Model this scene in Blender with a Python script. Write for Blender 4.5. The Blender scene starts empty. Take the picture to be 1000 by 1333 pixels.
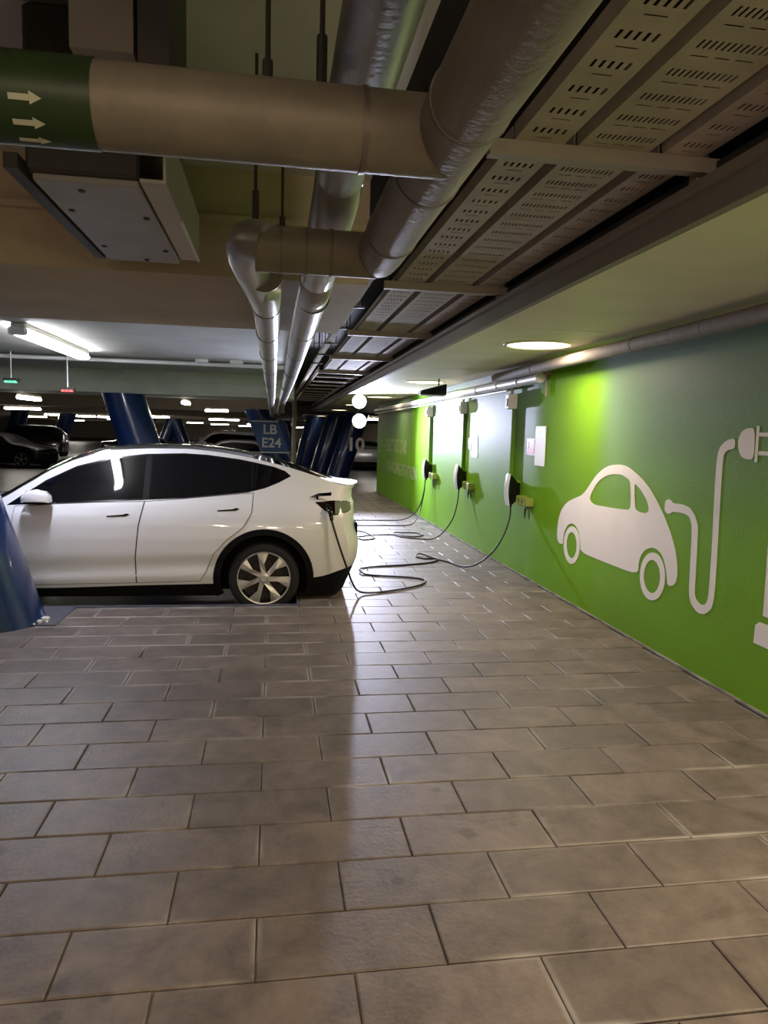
import bpy, bmesh, math, random
from mathutils import Vector, Matrix
from mathutils.geometry import tessellate_polygon
random.seed(7)
PI = math.pi
C = bpy.context.scene.collection
SC = bpy.context.scene

# ---------------------------------------------------------------- camera
cam_d = bpy.data.cameras.new('camera'); cam = bpy.data.objects.new('camera', cam_d); C.objects.link(cam)
v1 = Vector((-145.0, 104.5, -928.0)).normalized()          # camera-space direction of world +Y
v2 = Vector((5900.0, -63.5, -928.0)); v2 = (v2 - v1 * v1.dot(v2)).normalized()   # world +X
v3 = v2.cross(v1)
R = Matrix((v2, v1, v3))                                   # rows: world axes in camera coords = cam->world
cam.matrix_world = Matrix.Translation((0, 0, 1.68)) @ R.to_4x4()
cam_d.sensor_fit = 'VERTICAL'; cam_d.sensor_height = 36.0; cam_d.lens = 928.0 / 1333.0 * 36.0
cam_d.clip_start = 0.05; cam_d.clip_end = 400
SC.camera = cam

# ---------------------------------------------------------------- world, lights, exposure
w = bpy.data.worlds.new('world'); SC.world = w; w.use_nodes = True
w.node_tree.nodes['Background'].inputs[0].default_value = (0.9, 0.85, 0.8, 1)
w.node_tree.nodes['Background'].inputs[1].default_value = 0.004
SC.view_settings.view_transform = 'Standard'; SC.view_settings.look = 'None'
SC.view_settings.exposure = 0.0; SC.view_settings.gamma = 1.0
SC.view_settings.use_curve_mapping = False
WARM = (1.0, 0.80, 0.58); COOL = (0.76, 0.80, 1.0); NEUT = (1.0, 0.96, 0.90)

def light(name, kind, loc, target, power, color, **kw):
    d = bpy.data.lights.new(name, kind); d.energy = power; d.color = color
    for k, v in kw.items(): setattr(d, k, v)
    o = bpy.data.objects.new(name, d); C.objects.link(o); o.location = loc
    o.rotation_euler = (Vector(target) - Vector(loc)).to_track_quat('-Z', 'Y').to_euler()
    return o
DOWN_Y = [-3.6, 1.45, 6.53, 11.6, 16.7, 21.8, 26.9]
DOWN_P = [90, 80, 46, 36, 18, 8, 12]
for y, p in zip(DOWN_Y, DOWN_P):
    light('downlight_glow', 'AREA', (2.46, y, 2.54), (2.46, y, 0), p, WARM, shape='DISK', size=0.50)
FLOOD = (1.90, 15.9, 1.97)
light('flood_beam', 'SPOT', (1.90, 15.80, 1.97), (1.15, 6.0, 0.15), 1550, (0.71, 0.75, 1.0), spot_size=math.radians(145), spot_blend=0.9, shadow_soft_size=0.07)
light('tube_glow', 'AREA', (-3.35, 11.6, 2.84), (-3.35, 11.6, 0), 90, COOL, shape='RECTANGLE', size=0.12, size_y=3.4)
light('rear_tube_glow', 'AREA', (-1.2, -3.2, 2.8), (-1.2, -3.0, 0), 120, (1.0, 0.78, 0.56), shape='RECTANGLE', size=0.15, size_y=3.0)
light('rear_bounce_fill', 'AREA', (0.2, -1.2, 2.45), (0.2, -1.2, 0), 60, (1.0, 0.78, 0.56), shape='DISK', size=0.3)  # unseen fill, added to lift the beam undersides by floor bounce
light('rear_fill_light', 'POINT', (0.5, -2.2, 2.20), (0, 0, 0), 125, (1.0, 0.79, 0.60), shadow_soft_size=0.12)  # added fill behind the camera, warms the soffit, beams and pipes
light('bay_tube_glow', 'AREA', (-2.0, 6.6, 2.84), (-2.0, 6.6, 0), 46, COOL, shape='RECTANGLE', size=0.10, size_y=0.7)
light('rear_tube_glow', 'AREA', (-4.6, 1.5, 2.9), (-4.6, 1.5, 0), 26, (1.0, 0.82, 0.64), shape='RECTANGLE', size=0.15, size_y=3.0)

# ---------------------------------------------------------------- materials
def mat(name, col, rough=0.6, metal=0.0, coat=0.0, noise=0.0, nscale=6.0, bump=0.0, bscale=60.0, spec=None, emit=None, estr=0.0, ncol=None, coatr=0.05):
    m = bpy.data.materials.new(name); m.use_nodes = True
    nt = m.node_tree; b = nt.nodes['Principled BSDF']
    b.inputs['Base Color'].default_value = (*col, 1); b.inputs['Roughness'].default_value = rough
    b.inputs['Metallic'].default_value = metal; b.inputs['Coat Weight'].default_value = coat
    b.inputs['Coat Roughness'].default_value = coatr
    if spec is not None: b.inputs['Specular IOR Level'].default_value = spec
    if emit: b.inputs['Emission Color'].default_value = (*emit, 1); b.inputs['Emission Strength'].default_value = estr
    if noise or bump:
        tc = nt.nodes.new('ShaderNodeNewGeometry')
    if noise:
        n = nt.nodes.new('ShaderNodeTexNoise'); n.inputs['Scale'].default_value = nscale; n.inputs['Detail'].default_value = 6
        nt.links.new(tc.outputs['Position'], n.inputs['Vector'])
        mr = nt.nodes.new('ShaderNodeMapRange'); mr.inputs[1].default_value = .3; mr.inputs[2].default_value = .7
        nt.links.new(n.outputs['Fac'], mr.inputs[0])
        mx = nt.nodes.new('ShaderNodeMix'); mx.data_type = 'RGBA'
        c2 = ncol if ncol else tuple(c * (1 - noise) for c in col)
        mx.inputs[6].default_value = (*col, 1); mx.inputs[7].default_value = (*c2, 1)
        nt.links.new(mr.outputs[0], mx.inputs[0]); nt.links.new(mx.outputs[2], b.inputs['Base Color'])
    if bump:
        n = nt.nodes.new('ShaderNodeTexNoise'); n.inputs['Scale'].default_value = bscale; n.inputs['Detail'].default_value = 4
        nt.links.new(tc.outputs['Position'], n.inputs['Vector'])
        bp = nt.nodes.new('ShaderNodeBump'); bp.inputs['Strength'].default_value = bump; bp.inputs['Distance'].default_value = 0.01
        nt.links.new(n.outputs['Fac'], bp.inputs['Height']); nt.links.new(bp.outputs[0], b.inputs['Normal'])
    return m

M = {}
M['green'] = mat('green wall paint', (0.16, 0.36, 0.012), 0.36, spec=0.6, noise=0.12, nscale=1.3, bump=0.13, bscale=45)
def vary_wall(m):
    # rougher, less specular finish in two bands along the wall
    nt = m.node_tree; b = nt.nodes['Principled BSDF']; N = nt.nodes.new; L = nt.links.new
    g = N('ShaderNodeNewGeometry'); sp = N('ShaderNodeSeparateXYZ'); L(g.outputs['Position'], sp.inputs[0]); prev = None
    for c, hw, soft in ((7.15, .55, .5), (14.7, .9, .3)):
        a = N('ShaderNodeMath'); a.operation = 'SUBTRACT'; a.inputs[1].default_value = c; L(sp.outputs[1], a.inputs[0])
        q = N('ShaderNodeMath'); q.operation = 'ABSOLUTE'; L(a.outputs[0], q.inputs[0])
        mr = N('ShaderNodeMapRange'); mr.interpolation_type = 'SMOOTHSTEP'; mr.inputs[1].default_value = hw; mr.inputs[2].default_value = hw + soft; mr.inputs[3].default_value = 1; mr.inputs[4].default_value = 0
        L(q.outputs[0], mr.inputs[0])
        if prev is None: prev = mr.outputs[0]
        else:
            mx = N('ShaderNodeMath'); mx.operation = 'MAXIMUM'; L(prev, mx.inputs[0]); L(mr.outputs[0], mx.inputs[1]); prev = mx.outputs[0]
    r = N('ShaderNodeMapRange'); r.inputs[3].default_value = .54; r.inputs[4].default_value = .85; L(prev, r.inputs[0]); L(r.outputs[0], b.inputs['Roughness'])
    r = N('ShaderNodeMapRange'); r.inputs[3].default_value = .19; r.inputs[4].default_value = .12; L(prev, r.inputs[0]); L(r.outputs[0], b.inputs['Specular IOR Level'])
    # the base colour fades from grass green at the foot to grey teal near the top, except in those two bands
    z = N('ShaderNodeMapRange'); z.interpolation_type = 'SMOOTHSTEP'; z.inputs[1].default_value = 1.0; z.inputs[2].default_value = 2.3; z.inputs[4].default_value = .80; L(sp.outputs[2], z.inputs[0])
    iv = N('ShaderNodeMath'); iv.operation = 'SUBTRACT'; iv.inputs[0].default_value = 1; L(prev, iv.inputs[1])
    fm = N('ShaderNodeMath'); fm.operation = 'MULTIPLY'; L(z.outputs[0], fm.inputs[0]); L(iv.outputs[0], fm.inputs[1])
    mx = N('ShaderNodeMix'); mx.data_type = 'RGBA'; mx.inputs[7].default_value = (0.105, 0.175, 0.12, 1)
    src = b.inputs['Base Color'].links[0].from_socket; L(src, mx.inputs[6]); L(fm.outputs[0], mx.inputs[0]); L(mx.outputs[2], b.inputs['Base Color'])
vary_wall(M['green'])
M['mural'] = mat('white mural paint', (0.82, 0.78, 0.78), 0.55, noise=0.06, nscale=3)
M['faded'] = mat('faded lettering paint', (0.42, 0.50, 0.24), 0.6, noise=0.5, nscale=14)
M['soffit'] = mat('cream soffit board', (0.84, 0.78, 0.60), 0.55, spec=0.25, noise=0.12, nscale=2)
M['fascia'] = mat('dark taupe fascia', (0.22, 0.195, 0.17), 0.6)
M['concrete'] = mat('painted beige concrete', (0.56, 0.47, 0.35), 0.8, noise=0.2, nscale=2.0, bump=0.2, bscale=20)
M['white_ceiling'] = mat('off white ceiling paint', (0.62, 0.61, 0.58), 0.7, noise=0.15, nscale=1.5, bump=0.2, bscale=15)
M['sage'] = mat('pale sage concrete paint', (0.60, 0.61, 0.52), 0.75, noise=0.15, nscale=2)
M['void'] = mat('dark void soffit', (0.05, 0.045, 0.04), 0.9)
M['asphalt'] = mat('dark parking floor', (0.035, 0.035, 0.040), 0.35, noise=0.3, nscale=0.8, bump=0.2, bscale=40)
M['linepaint'] = mat('worn line paint', (0.45, 0.45, 0.45), 0.7)
M['grout'] = mat('joint sand', (0.085, 0.075, 0.068), 0.95, noise=0.5, nscale=5, ncol=(0.30, 0.29, 0.27))
M['jacket'] = mat('aluminium pipe jacket', (0.26, 0.225, 0.18), 0.56, metal=0.30, noise=0.25, nscale=9, bump=0.15, bscale=60)
M['jacket_bright'] = mat('bright aluminium jacket', (0.45, 0.44, 0.41), 0.38, metal=0.75, noise=0.2, nscale=9, bump=0.1, bscale=50)
M['jacket_green'] = mat('green pipe band', (0.018, 0.045, 0.008), 0.45, noise=0.2, nscale=8)
M['arrow'] = mat('pale arrow decal', (0.55, 0.55, 0.42), 0.5)
M['band'] = mat('jacket seam', (0.18, 0.16, 0.14), 0.5, metal=0.5)
M['lagging'] = mat('grey pipe lagging', (0.23, 0.20, 0.17), 0.75, noise=0.25, nscale=12, bump=0.3, bscale=60)
M['white_pipe'] = mat('white pipe', (0.75, 0.75, 0.76), 0.4)
M['galv'] = mat('galvanised tray steel', (0.46, 0.40, 0.335), 0.8, metal=0.0, spec=0.15, noise=0.2, nscale=6)
M['channel'] = mat('galvanised channel', (0.33, 0.29, 0.24), 0.6, metal=0.4)
M['dark_metal'] = mat('dark painted steel', (0.04, 0.037, 0.033), 0.55)
M['panel'] = mat('pale grey sheet metal', (0.38, 0.37, 0.36), 0.5, metal=0.2, noise=0.2, nscale=5)
M['blue'] = mat('blue column paint', (0.009, 0.032, 0.14), 0.28, coat=0.4, noise=0.25, nscale=5, bump=0.15, bscale=12)
M['sign_blue'] = mat('blue sign face', (0.02, 0.09, 0.30), 0.4)
M['white'] = mat('white sign paint', (0.80, 0.80, 0.80), 0.5)
M['red'] = mat('red label', (0.55, 0.015, 0.03), 0.4)
M['lblue'] = mat('blue label', (0.06, 0.25, 0.42), 0.4)
M['greylabel'] = mat('grey label', (0.35, 0.36, 0.38), 0.5)
M['plinth'] = mat('dark painted plinth', (0.10, 0.10, 0.13), 0.55, noise=0.3, nscale=8)
M['carwhite'] = mat('pearl white car paint', (0.80, 0.79, 0.80), 0.28, coat=1.0)
M['carblack'] = mat('black car paint', (0.006, 0.006, 0.007), 0.25, coat=1.0)
M['carsilver'] = mat('silver car paint', (0.35, 0.36, 0.38), 0.3, metal=0.6, coat=1.0)
M['glass'] = mat('privacy glass', (0.003, 0.003, 0.004), 0.03, spec=0.35)
M['roofglass'] = mat('tinted roof glass', (0.006, 0.006, 0.007), 0.06, spec=0.6)
M['trim'] = mat('black plastic trim', (0.006, 0.006, 0.006), 0.85, spec=0.15)
M['gap'] = mat('panel gap', (0.05, 0.05, 0.05), 0.8)
M['rubber'] = mat('tyre rubber', (0.012, 0.012, 0.012), 0.8)
M['rim'] = mat('silver alloy', (0.62, 0.60, 0.57), 0.35, metal=0.7)
M['rimdark'] = mat('dark wheel barrel', (0.02, 0.02, 0.022), 0.5)
M['caliper'] = mat('rusty brake disc', (0.035, 0.02, 0.018), 0.5, metal=0.5)
M['lamp_red'] = mat('dark red tail lamp', (0.008, 0.0015, 0.0015), 0.06, spec=0.7)
M['lamp_clear'] = mat('smoky clear lamp', (0.16, 0.20, 0.13), 0.10, spec=0.7)
M['headlamp'] = mat('headlamp glass', (0.30, 0.30, 0.32), 0.1)
M['chrome'] = mat('chrome', (0.7, 0.7, 0.7), 0.1, metal=1)
M['black_gloss'] = mat('black gloss plastic', (0.006, 0.006, 0.007), 0.15)
M['charger_white'] = mat('white charger face', (0.85, 0.85, 0.86), 0.25)
M['cable'] = mat('black cable rubber', (0.010, 0.010, 0.011), 0.5)
M['olive'] = mat('olive green bracket', (0.24, 0.30, 0.05), 0.5)
M['olive_dark'] = mat('dark olive hook', (0.05, 0.08, 0.02), 0.6)
M['lamp_cool'] = mat('cool tube diffuser', (0.9, 0.9, 0.9), 0.5, emit=(0.93, 0.96, 1.0), estr=40)
M['lamp_far'] = mat('far tube diffuser', (0.9, 0.9, 0.9), 0.5, emit=(1.0, 0.93, 0.82), estr=42)
M['lamp_warm'] = mat('warm downlight disc', (0.9, 0.9, 0.9), 0.5, emit=(1.0, 0.80, 0.50), estr=5)
M['lamp_flood'] = mat('flood lens', (0.9, 0.9, 0.9), 0.5, emit=(0.92, 0.92, 1.0), estr=14)
M['led_green'] = mat('green led', (0.1, 0.5, 0.2), 0.5, emit=(0.1, 1.0, 0.35), estr=2.5)
M['led_red'] = mat('red led', (0.5, 0.05, 0.05), 0.5, emit=(1.0, 0.08, 0.08), estr=3)
M['lamp_body'] = mat('lamp housing', (0.55, 0.52, 0.46), 0.6)

STAINS = [(.84, 2.79, .050, .6), (.49, 2.49, .030, .7), (.79, 3.16, .028, .5), (1.06, 2.83, .028, .5), (-.62, 2.10, .038, .6), (-.60, 1.98, .036, .5), (-.47, 2.05, .03, .5), (-1.05, 2.86, .04, .5), (1.19, 2.40, .025, .35), (1.06, 5.6, .06, .4)]
def tile_material():
    m = bpy.data.materials.new('grey stone paver'); m.use_nodes = True; nt = m.node_tree; b = nt.nodes['Principled BSDF']
    N = nt.nodes.new; L = nt.links.new
    geo = N('ShaderNodeNewGeometry'); oi = N('ShaderNodeObjectInfo')
    n1 = N('ShaderNodeTexNoise'); n1.inputs['Scale'].default_value = 4.0; n1.inputs['Detail'].default_value = 11; n1.inputs['Roughness'].default_value = .74; n1.inputs['Distortion'].default_value = .4
    L(geo.outputs['Position'], n1.inputs['Vector'])
    cr = N('ShaderNodeValToRGB'); cr.color_ramp.elements[0].position = .30; cr.color_ramp.elements[0].color = (0.074, 0.057, 0.047, 1)
    cr.color_ramp.elements[1].position = .72; cr.color_ramp.elements[1].color = (0.215, 0.172, 0.148, 1)
    L(n1.outputs['Fac'], cr.inputs[0])
    # per tile tone
    mr = N('ShaderNodeMapRange'); mr.inputs[3].default_value = .84; mr.inputs[4].default_value = 1.14; L(oi.outputs['Random'], mr.inputs[0])
    hs = N('ShaderNodeHueSaturation'); L(cr.outputs[0], hs.inputs['Color']); L(mr.outputs[0], hs.inputs['Value'])
    # dark stain spots
    n2 = N('ShaderNodeTexNoise'); n2.inputs['Scale'].default_value = 2.3; n2.inputs['Detail'].default_value = 3; L(geo.outputs['Position'], n2.inputs['Vector'])
    st = N('ShaderNodeMapRange'); st.inputs[1].default_value = .68; st.inputs[2].default_value = .72; L(n2.outputs['Fac'], st.inputs[0])
    mx = N('ShaderNodeMix'); mx.data_type = 'RGBA'; mx.inputs[7].default_value = (0.07, 0.065, 0.06, 1)
    L(hs.outputs[0], mx.inputs[6]); sc = N('ShaderNodeMath'); sc.operation = 'MULTIPLY'; sc.inputs[1].default_value = .6; L(st.outputs[0], sc.inputs[0]); L(sc.outputs[0], mx.inputs[0])
    # pale lime bloom patches
    n3 = N('ShaderNodeTexNoise'); n3.inputs['Scale'].default_value = 1.1; n3.inputs['Detail'].default_value = 8; n3.inputs['Roughness'].default_value = .75; L(geo.outputs['Position'], n3.inputs['Vector'])
    s3 = N('ShaderNodeMapRange'); s3.inputs[1].default_value = .60; s3.inputs[2].default_value = .72; s3.inputs[4].default_value = .5; L(n3.outputs['Fac'], s3.inputs[0])
    mx2 = N('ShaderNodeMix'); mx2.data_type = 'RGBA'; mx2.inputs[7].default_value = (0.29, 0.25, 0.22, 1)
    L(mx.outputs[2], mx2.inputs[6]); L(s3.outputs[0], mx2.inputs[0])
    # lime bloom along some tile edges
    tc = N('ShaderNodeTexCoord'); s_ = N('ShaderNodeSeparateXYZ'); L(tc.outputs['Generated'], s_.inputs[0]); prev = None
    for q, lo in ((0, .465), (1, .43)):
        a = N('ShaderNodeMath'); a.operation = 'SUBTRACT'; a.inputs[1].default_value = .5; L(s_.outputs[q], a.inputs[0])
        ab = N('ShaderNodeMath'); ab.operation = 'ABSOLUTE'; L(a.outputs[0], ab.inputs[0])
        m_ = N('ShaderNodeMapRange'); m_.inputs[1].default_value = lo; m_.inputs[2].default_value = .5; L(ab.outputs[0], m_.inputs[0])
        if prev is None: prev = m_.outputs[0]
        else:
            mm = N('ShaderNodeMath'); mm.operation = 'MAXIMUM'; L(prev, mm.inputs[0]); L(m_.outputs[0], mm.inputs[1]); prev = mm.outputs[0]
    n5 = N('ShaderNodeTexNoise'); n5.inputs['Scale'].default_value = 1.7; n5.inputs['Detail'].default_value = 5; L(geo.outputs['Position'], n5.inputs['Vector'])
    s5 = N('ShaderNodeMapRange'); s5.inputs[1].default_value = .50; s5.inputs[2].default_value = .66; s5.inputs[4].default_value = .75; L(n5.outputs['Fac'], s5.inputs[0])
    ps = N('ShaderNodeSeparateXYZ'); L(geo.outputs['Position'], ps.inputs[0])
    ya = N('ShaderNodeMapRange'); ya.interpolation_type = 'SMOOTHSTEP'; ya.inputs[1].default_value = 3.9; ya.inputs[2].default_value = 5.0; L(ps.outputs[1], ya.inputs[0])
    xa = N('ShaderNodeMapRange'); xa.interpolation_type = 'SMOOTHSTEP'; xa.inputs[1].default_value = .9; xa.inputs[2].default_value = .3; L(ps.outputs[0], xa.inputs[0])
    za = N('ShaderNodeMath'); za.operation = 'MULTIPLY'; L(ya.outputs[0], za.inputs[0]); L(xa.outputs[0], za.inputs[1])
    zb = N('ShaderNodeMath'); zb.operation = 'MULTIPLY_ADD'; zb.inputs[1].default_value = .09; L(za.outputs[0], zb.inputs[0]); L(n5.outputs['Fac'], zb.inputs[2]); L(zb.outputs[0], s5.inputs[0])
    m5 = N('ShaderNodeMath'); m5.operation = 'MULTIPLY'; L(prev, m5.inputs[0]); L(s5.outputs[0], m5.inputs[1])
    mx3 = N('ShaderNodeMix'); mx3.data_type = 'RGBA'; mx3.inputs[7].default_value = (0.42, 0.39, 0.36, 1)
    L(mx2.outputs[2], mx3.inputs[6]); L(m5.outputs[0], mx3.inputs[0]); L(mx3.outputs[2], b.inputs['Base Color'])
    # dark spill stains where the paving shows them
    src = mx3.outputs[2]; nz = N('ShaderNodeTexNoise'); nz.inputs['Scale'].default_value = 14; nz.inputs['Detail'].default_value = 4; L(geo.outputs['Position'], nz.inputs['Vector'])
    for sx_, sy_, sr, am in STAINS:
        d = N('ShaderNodeVectorMath'); d.operation = 'DISTANCE'; d.inputs[1].default_value = (sx_, sy_, 0); L(geo.outputs['Position'], d.inputs[0])
        ad = N('ShaderNodeMath'); ad.operation = 'MULTIPLY_ADD'; ad.inputs[1].default_value = sr * 1.6; L(nz.outputs['Fac'], ad.inputs[0]); L(d.outputs['Value'], ad.inputs[2])
        mk = N('ShaderNodeMapRange'); mk.inputs[1].default_value = sr * 1.8; mk.inputs[2].default_value = sr * 1.35; mk.inputs[4].default_value = am; L(ad.outputs[0], mk.inputs[0])
        mm = N('ShaderNodeMix'); mm.data_type = 'RGBA'; mm.inputs[7].default_value = (0.045, 0.042, 0.040, 1); L(src, mm.inputs[6]); L(mk.outputs[0], mm.inputs[0]); src = mm.outputs[2]
    L(src, b.inputs['Base Color'])
    r = N('ShaderNodeMapRange'); r.inputs[3].default_value = .42; r.inputs[4].default_value = .62; L(n1.outputs['Fac'], r.inputs[0]); L(r.outputs[0], b.inputs['Roughness'])
    n4 = N('ShaderNodeTexNoise'); n4.inputs['Scale'].default_value = 55; n4.inputs['Detail'].default_value = 5; L(geo.outputs['Position'], n4.inputs['Vector'])
    bp = N('ShaderNodeBump'); bp.inputs['Strength'].default_value = .35; bp.inputs['Distance'].default_value = .006; L(n4.outputs['Fac'], bp.inputs['Height']); L(bp.outputs[0], b.inputs['Normal'])
    return m
M['tile'] = tile_material()

# ---------------------------------------------------------------- helpers
def tag(o, label=None, cat=None, group=None, kind=None):
    if label: o['label'] = label
    if cat: o['category'] = cat
    if group: o['group'] = group
    if kind: o['kind'] = kind
    return o
def thing(name, label, cat, loc=(0, 0, 0), rz=0, group=None):
    o = bpy.data.objects.new(name, None); C.objects.link(o); o.location = loc; o.rotation_euler = (0, 0, rz)
    o.empty_display_size = 0.1
    return tag(o, label, cat, group)

class MB:
    """collects faces in world (or local) coordinates"""
    def __init__(s): s.v = []; s.f = []; s.mi = []; s.k = 0
    def add(s, vs, fs):
        n = len(s.v); s.v += [tuple(p) for p in vs]; s.f += [tuple(i + n for i in f) for f in fs]; s.mi += [s.k] * len(fs); return s
    def box(s, a, b):
        x0, y0, z0 = a; x1, y1, z1 = b
        return s.add([(x0, y0, z0), (x1, y0, z0), (x1, y1, z0), (x0, y1, z0), (x0, y0, z1), (x1, y0, z1), (x1, y1, z1), (x0, y1, z1)],
                     [(0, 3, 2, 1), (4, 5, 6, 7), (0, 1, 5, 4), (1, 2, 6, 5), (2, 3, 7, 6), (3, 0, 4, 7)])
    def bbox(s, a, b, r=0.01):
        """box with chamfered vertical and top edges"""
        x0, y0, z0 = a; x1, y1, z1 = b
        o = [(x0 + r, y0), (x1 - r, y0), (x1, y0 + r), (x1, y1 - r), (x1 - r, y1), (x0 + r, y1), (x0, y1 - r), (x0, y0 + r)]
        cx, cy = (x0 + x1) / 2, (y0 + y1) / 2
        def ins(p): return (p[0] + (r if p[0] < cx else -r) * .8, p[1] + (r if p[1] < cy else -r) * .8)
        i = [ins(p) for p in o]
        vs = [(*p, z0 + r) for p in o] + [(*p, z1 - r) for p in o] + [(*p, z1) for p in i] + [(*p, z0) for p in i]
        fs = [tuple((k, (k + 1) % 8, 8 + (k + 1) % 8, 8 + k)) for k in range(8)] + [tuple((8 + k, 8 + (k + 1) % 8, 16 + (k + 1) % 8, 16 + k)) for k in range(8)]
        fs += [tuple((24 + k, 24 + (k + 1) % 8, (k + 1) % 8, k)) for k in range(8)] + [tuple(range(16, 24)), tuple(range(31, 23, -1))]
        return s.add(vs, fs)
    def tube(s, pts, r, n=12, cap=True):
        pts = [Vector(p) for p in pts]; rs = r if isinstance(r, (list, tuple)) else [r] * len(pts)
        vs = []; fs = []; up = None
        for i, p in enumerate(pts):
            if i == 0: t = pts[1] - p
            elif i == len(pts) - 1: t = p - pts[i - 1]
            else: t = (pts[i + 1] - p).normalized() + (p - pts[i - 1]).normalized()
            t.normalize()
            if up is None:
                up = Vector((0, 0, 1)) if abs(t.z) < .9 else Vector((1, 0, 0))
            a = t.cross(up).normalized(); b = a.cross(t).normalized(); up = b
            for k in range(n):
                an = 2 * PI * k / n; vs.append(p + (a * math.cos(an) + b * math.sin(an)) * rs[i])
        for i in range(len(pts) - 1):
            for k in range(n):
                k2 = (k + 1) % n; fs.append((i * n + k, i * n + k2, (i + 1) * n + k2, (i + 1) * n + k))
        if cap: fs.append(tuple(reversed(range(n)))); fs.append(tuple((len(pts) - 1) * n + k for k in range(n)))
        fs = [tuple(reversed(f)) for f in fs]
        return s.add(vs, fs)
    def prism(s, poly, origin, ux, uy, h):
        """extrude a 2D polygon along ux x uy * h"""
        ux = Vector(ux); uy = Vector(uy); nn = ux.cross(uy).normalized() * h; o = Vector(origin); n = len(poly)
        vs = [o + ux * p[0] + uy * p[1] for p in poly] + [o + ux * p[0] + uy * p[1] + nn for p in poly]
        tri = tessellate_polygon([[Vector((p[0], p[1], 0)) for p in poly]])
        fs = [tuple(t) for t in tri] + [tuple(i + n for i in t) for t in tri] + [(k, (k + 1) % n, n + (k + 1) % n, n + k) for k in range(n)]
        return s.add(vs, fs)
    def lathe(s, prof, origin, axis, n=32):
        """prof: (r, h) along axis"""
        ax = Vector(axis).normalized(); up = Vector((0, 0, 1)) if abs(ax.z) < .9 else Vector((1, 0, 0))
        a = ax.cross(up).normalized(); b = ax.cross(a); o = Vector(origin); vs = []; fs = []
        for r, h in prof:
            for k in range(n):
                an = 2 * PI * k / n; vs.append(o + ax * h + (a * math.cos(an) + b * math.sin(an)) * max(r, 1e-4))
        for i in range(len(prof) - 1):
            for k in range(n):
                k2 = (k + 1) % n; fs.append((i * n + k, i * n + k2, (i + 1) * n + k2, (i + 1) * n + k))
        return s.add(vs, fs)
    def build(s, name, m, parent=None, kind=None, smooth=None, label=None, local=False, fix=True):
        me = bpy.data.meshes.new(name); off = Vector((0, 0, 0))
        if parent is not None and not local:
            p = parent
            while p: off += p.location; p = p.parent
        me.from_pydata([(v[0] - off.x, v[1] - off.y, v[2] - off.z) for v in s.v], [], s.f)
        ms = m if isinstance(m, (list, tuple)) else [m]
        for q in ms: me.materials.append(M[q])
        if len(ms) > 1:
            for p_, k in zip(me.polygons, s.mi): p_.material_index = k
        bm = bmesh.new(); bm.from_mesh(me)
        if fix: bmesh.ops.recalc_face_normals(bm, faces=bm.faces)
        if smooth:
            lim = math.radians(smooth)
            for f in bm.faces: f.smooth = True
            for e in bm.edges:
                if len(e.link_faces) == 2 and e.link_faces[0].normal.angle(e.link_faces[1].normal, 0) > lim: e.smooth = False
        bm.to_mesh(me); bm.free()
        o = bpy.data.objects.new(name, me); C.objects.link(o)
        if parent is not None: o.parent = parent
        if kind: o['kind'] = kind
        if label: o['label'] = label
        return o

def copy_tree(o, parent=None, rename=None):
    c = o.copy(); C.objects.link(c); c.parent = parent
    for ch in list(o.children): copy_tree(ch, c)
    return c
def catmull(pts, n=6):
    P = [Vector(p) for p in pts]; P = [P[0] * 2 - P[1]] + P + [P[-1] * 2 - P[-2]]; out = []
    for i in range(1, len(P) - 2):
        for k in range(n):
            t = k / n; a, b, c, d = P[i - 1], P[i], P[i + 1], P[i + 2]
            out.append(0.5 * ((2 * b) + (c - a) * t + (2 * a - 5 * b + 4 * c - d) * t * t + (3 * b - a - 3 * c + d) * t ** 3))
    out.append(P[-2]); return out
def interp(x, xs, ys):
    if x <= xs[0]: return ys[0]
    for i in range(1, len(xs)):
        if x <= xs[i]: t = (x - xs[i - 1]) / (xs[i] - xs[i - 1]); return ys[i - 1] * (1 - t) + ys[i] * t
    return ys[-1]
def smooth_i(x, xs, ys):
    """monotone-ish cubic interpolation"""
    n = len(xs)
    if x <= xs[0]: return ys[0]
    if x >= xs[-1]: return ys[-1]
    i = 0
    while x > xs[i + 1]: i += 1
    def sl(k):
        if k <= 0 or k >= n - 1:
            k2 = min(max(k, 0), n - 2); return (ys[k2 + 1] - ys[k2]) / (xs[k2 + 1] - xs[k2])
        a = (ys[k] - ys[k - 1]) / (xs[k] - xs[k - 1]); b = (ys[k + 1] - ys[k]) / (xs[k + 1] - xs[k])
        return 0 if a * b <= 0 else 2 * a * b / (a + b)
    h = xs[i + 1] - xs[i]; t = (x - xs[i]) / h
    return (2 * t ** 3 - 3 * t * t + 1) * ys[i] + (t ** 3 - 2 * t * t + t) * h * sl(i) + (-2 * t ** 3 + 3 * t * t) * ys[i + 1] + (t ** 3 - t * t) * h * sl(i + 1)
def text_mesh(name, txt, m, size, loc, rot, depth=0.002, parent=None, align='LEFT', sx=1.0, off=0.0):
    cu = bpy.data.curves.new(name, 'FONT'); cu.body = txt; cu.size = size; cu.extrude = depth / 2; cu.align_x = align; cu.offset = off
    t = bpy.data.objects.new(name, cu); C.objects.link(t)
    me = bpy.data.meshes.new_from_object(t.evaluated_get(bpy.context.evaluated_depsgraph_get()))
    bpy.data.objects.remove(t); me.materials.clear(); me.materials.append(M[m])
    o = bpy.data.objects.new(name, me); C.objects.link(o)
    o.parent = parent
    pl = Vector((0, 0, 0)); p = parent
    while p: pl += p.location; p = p.parent
    o.location = Vector(loc) - pl; o.rotation_euler = rot; o.scale = (sx, 1, 1)
    return o

# ================================================================ SETTING
WX = 3.06
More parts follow.
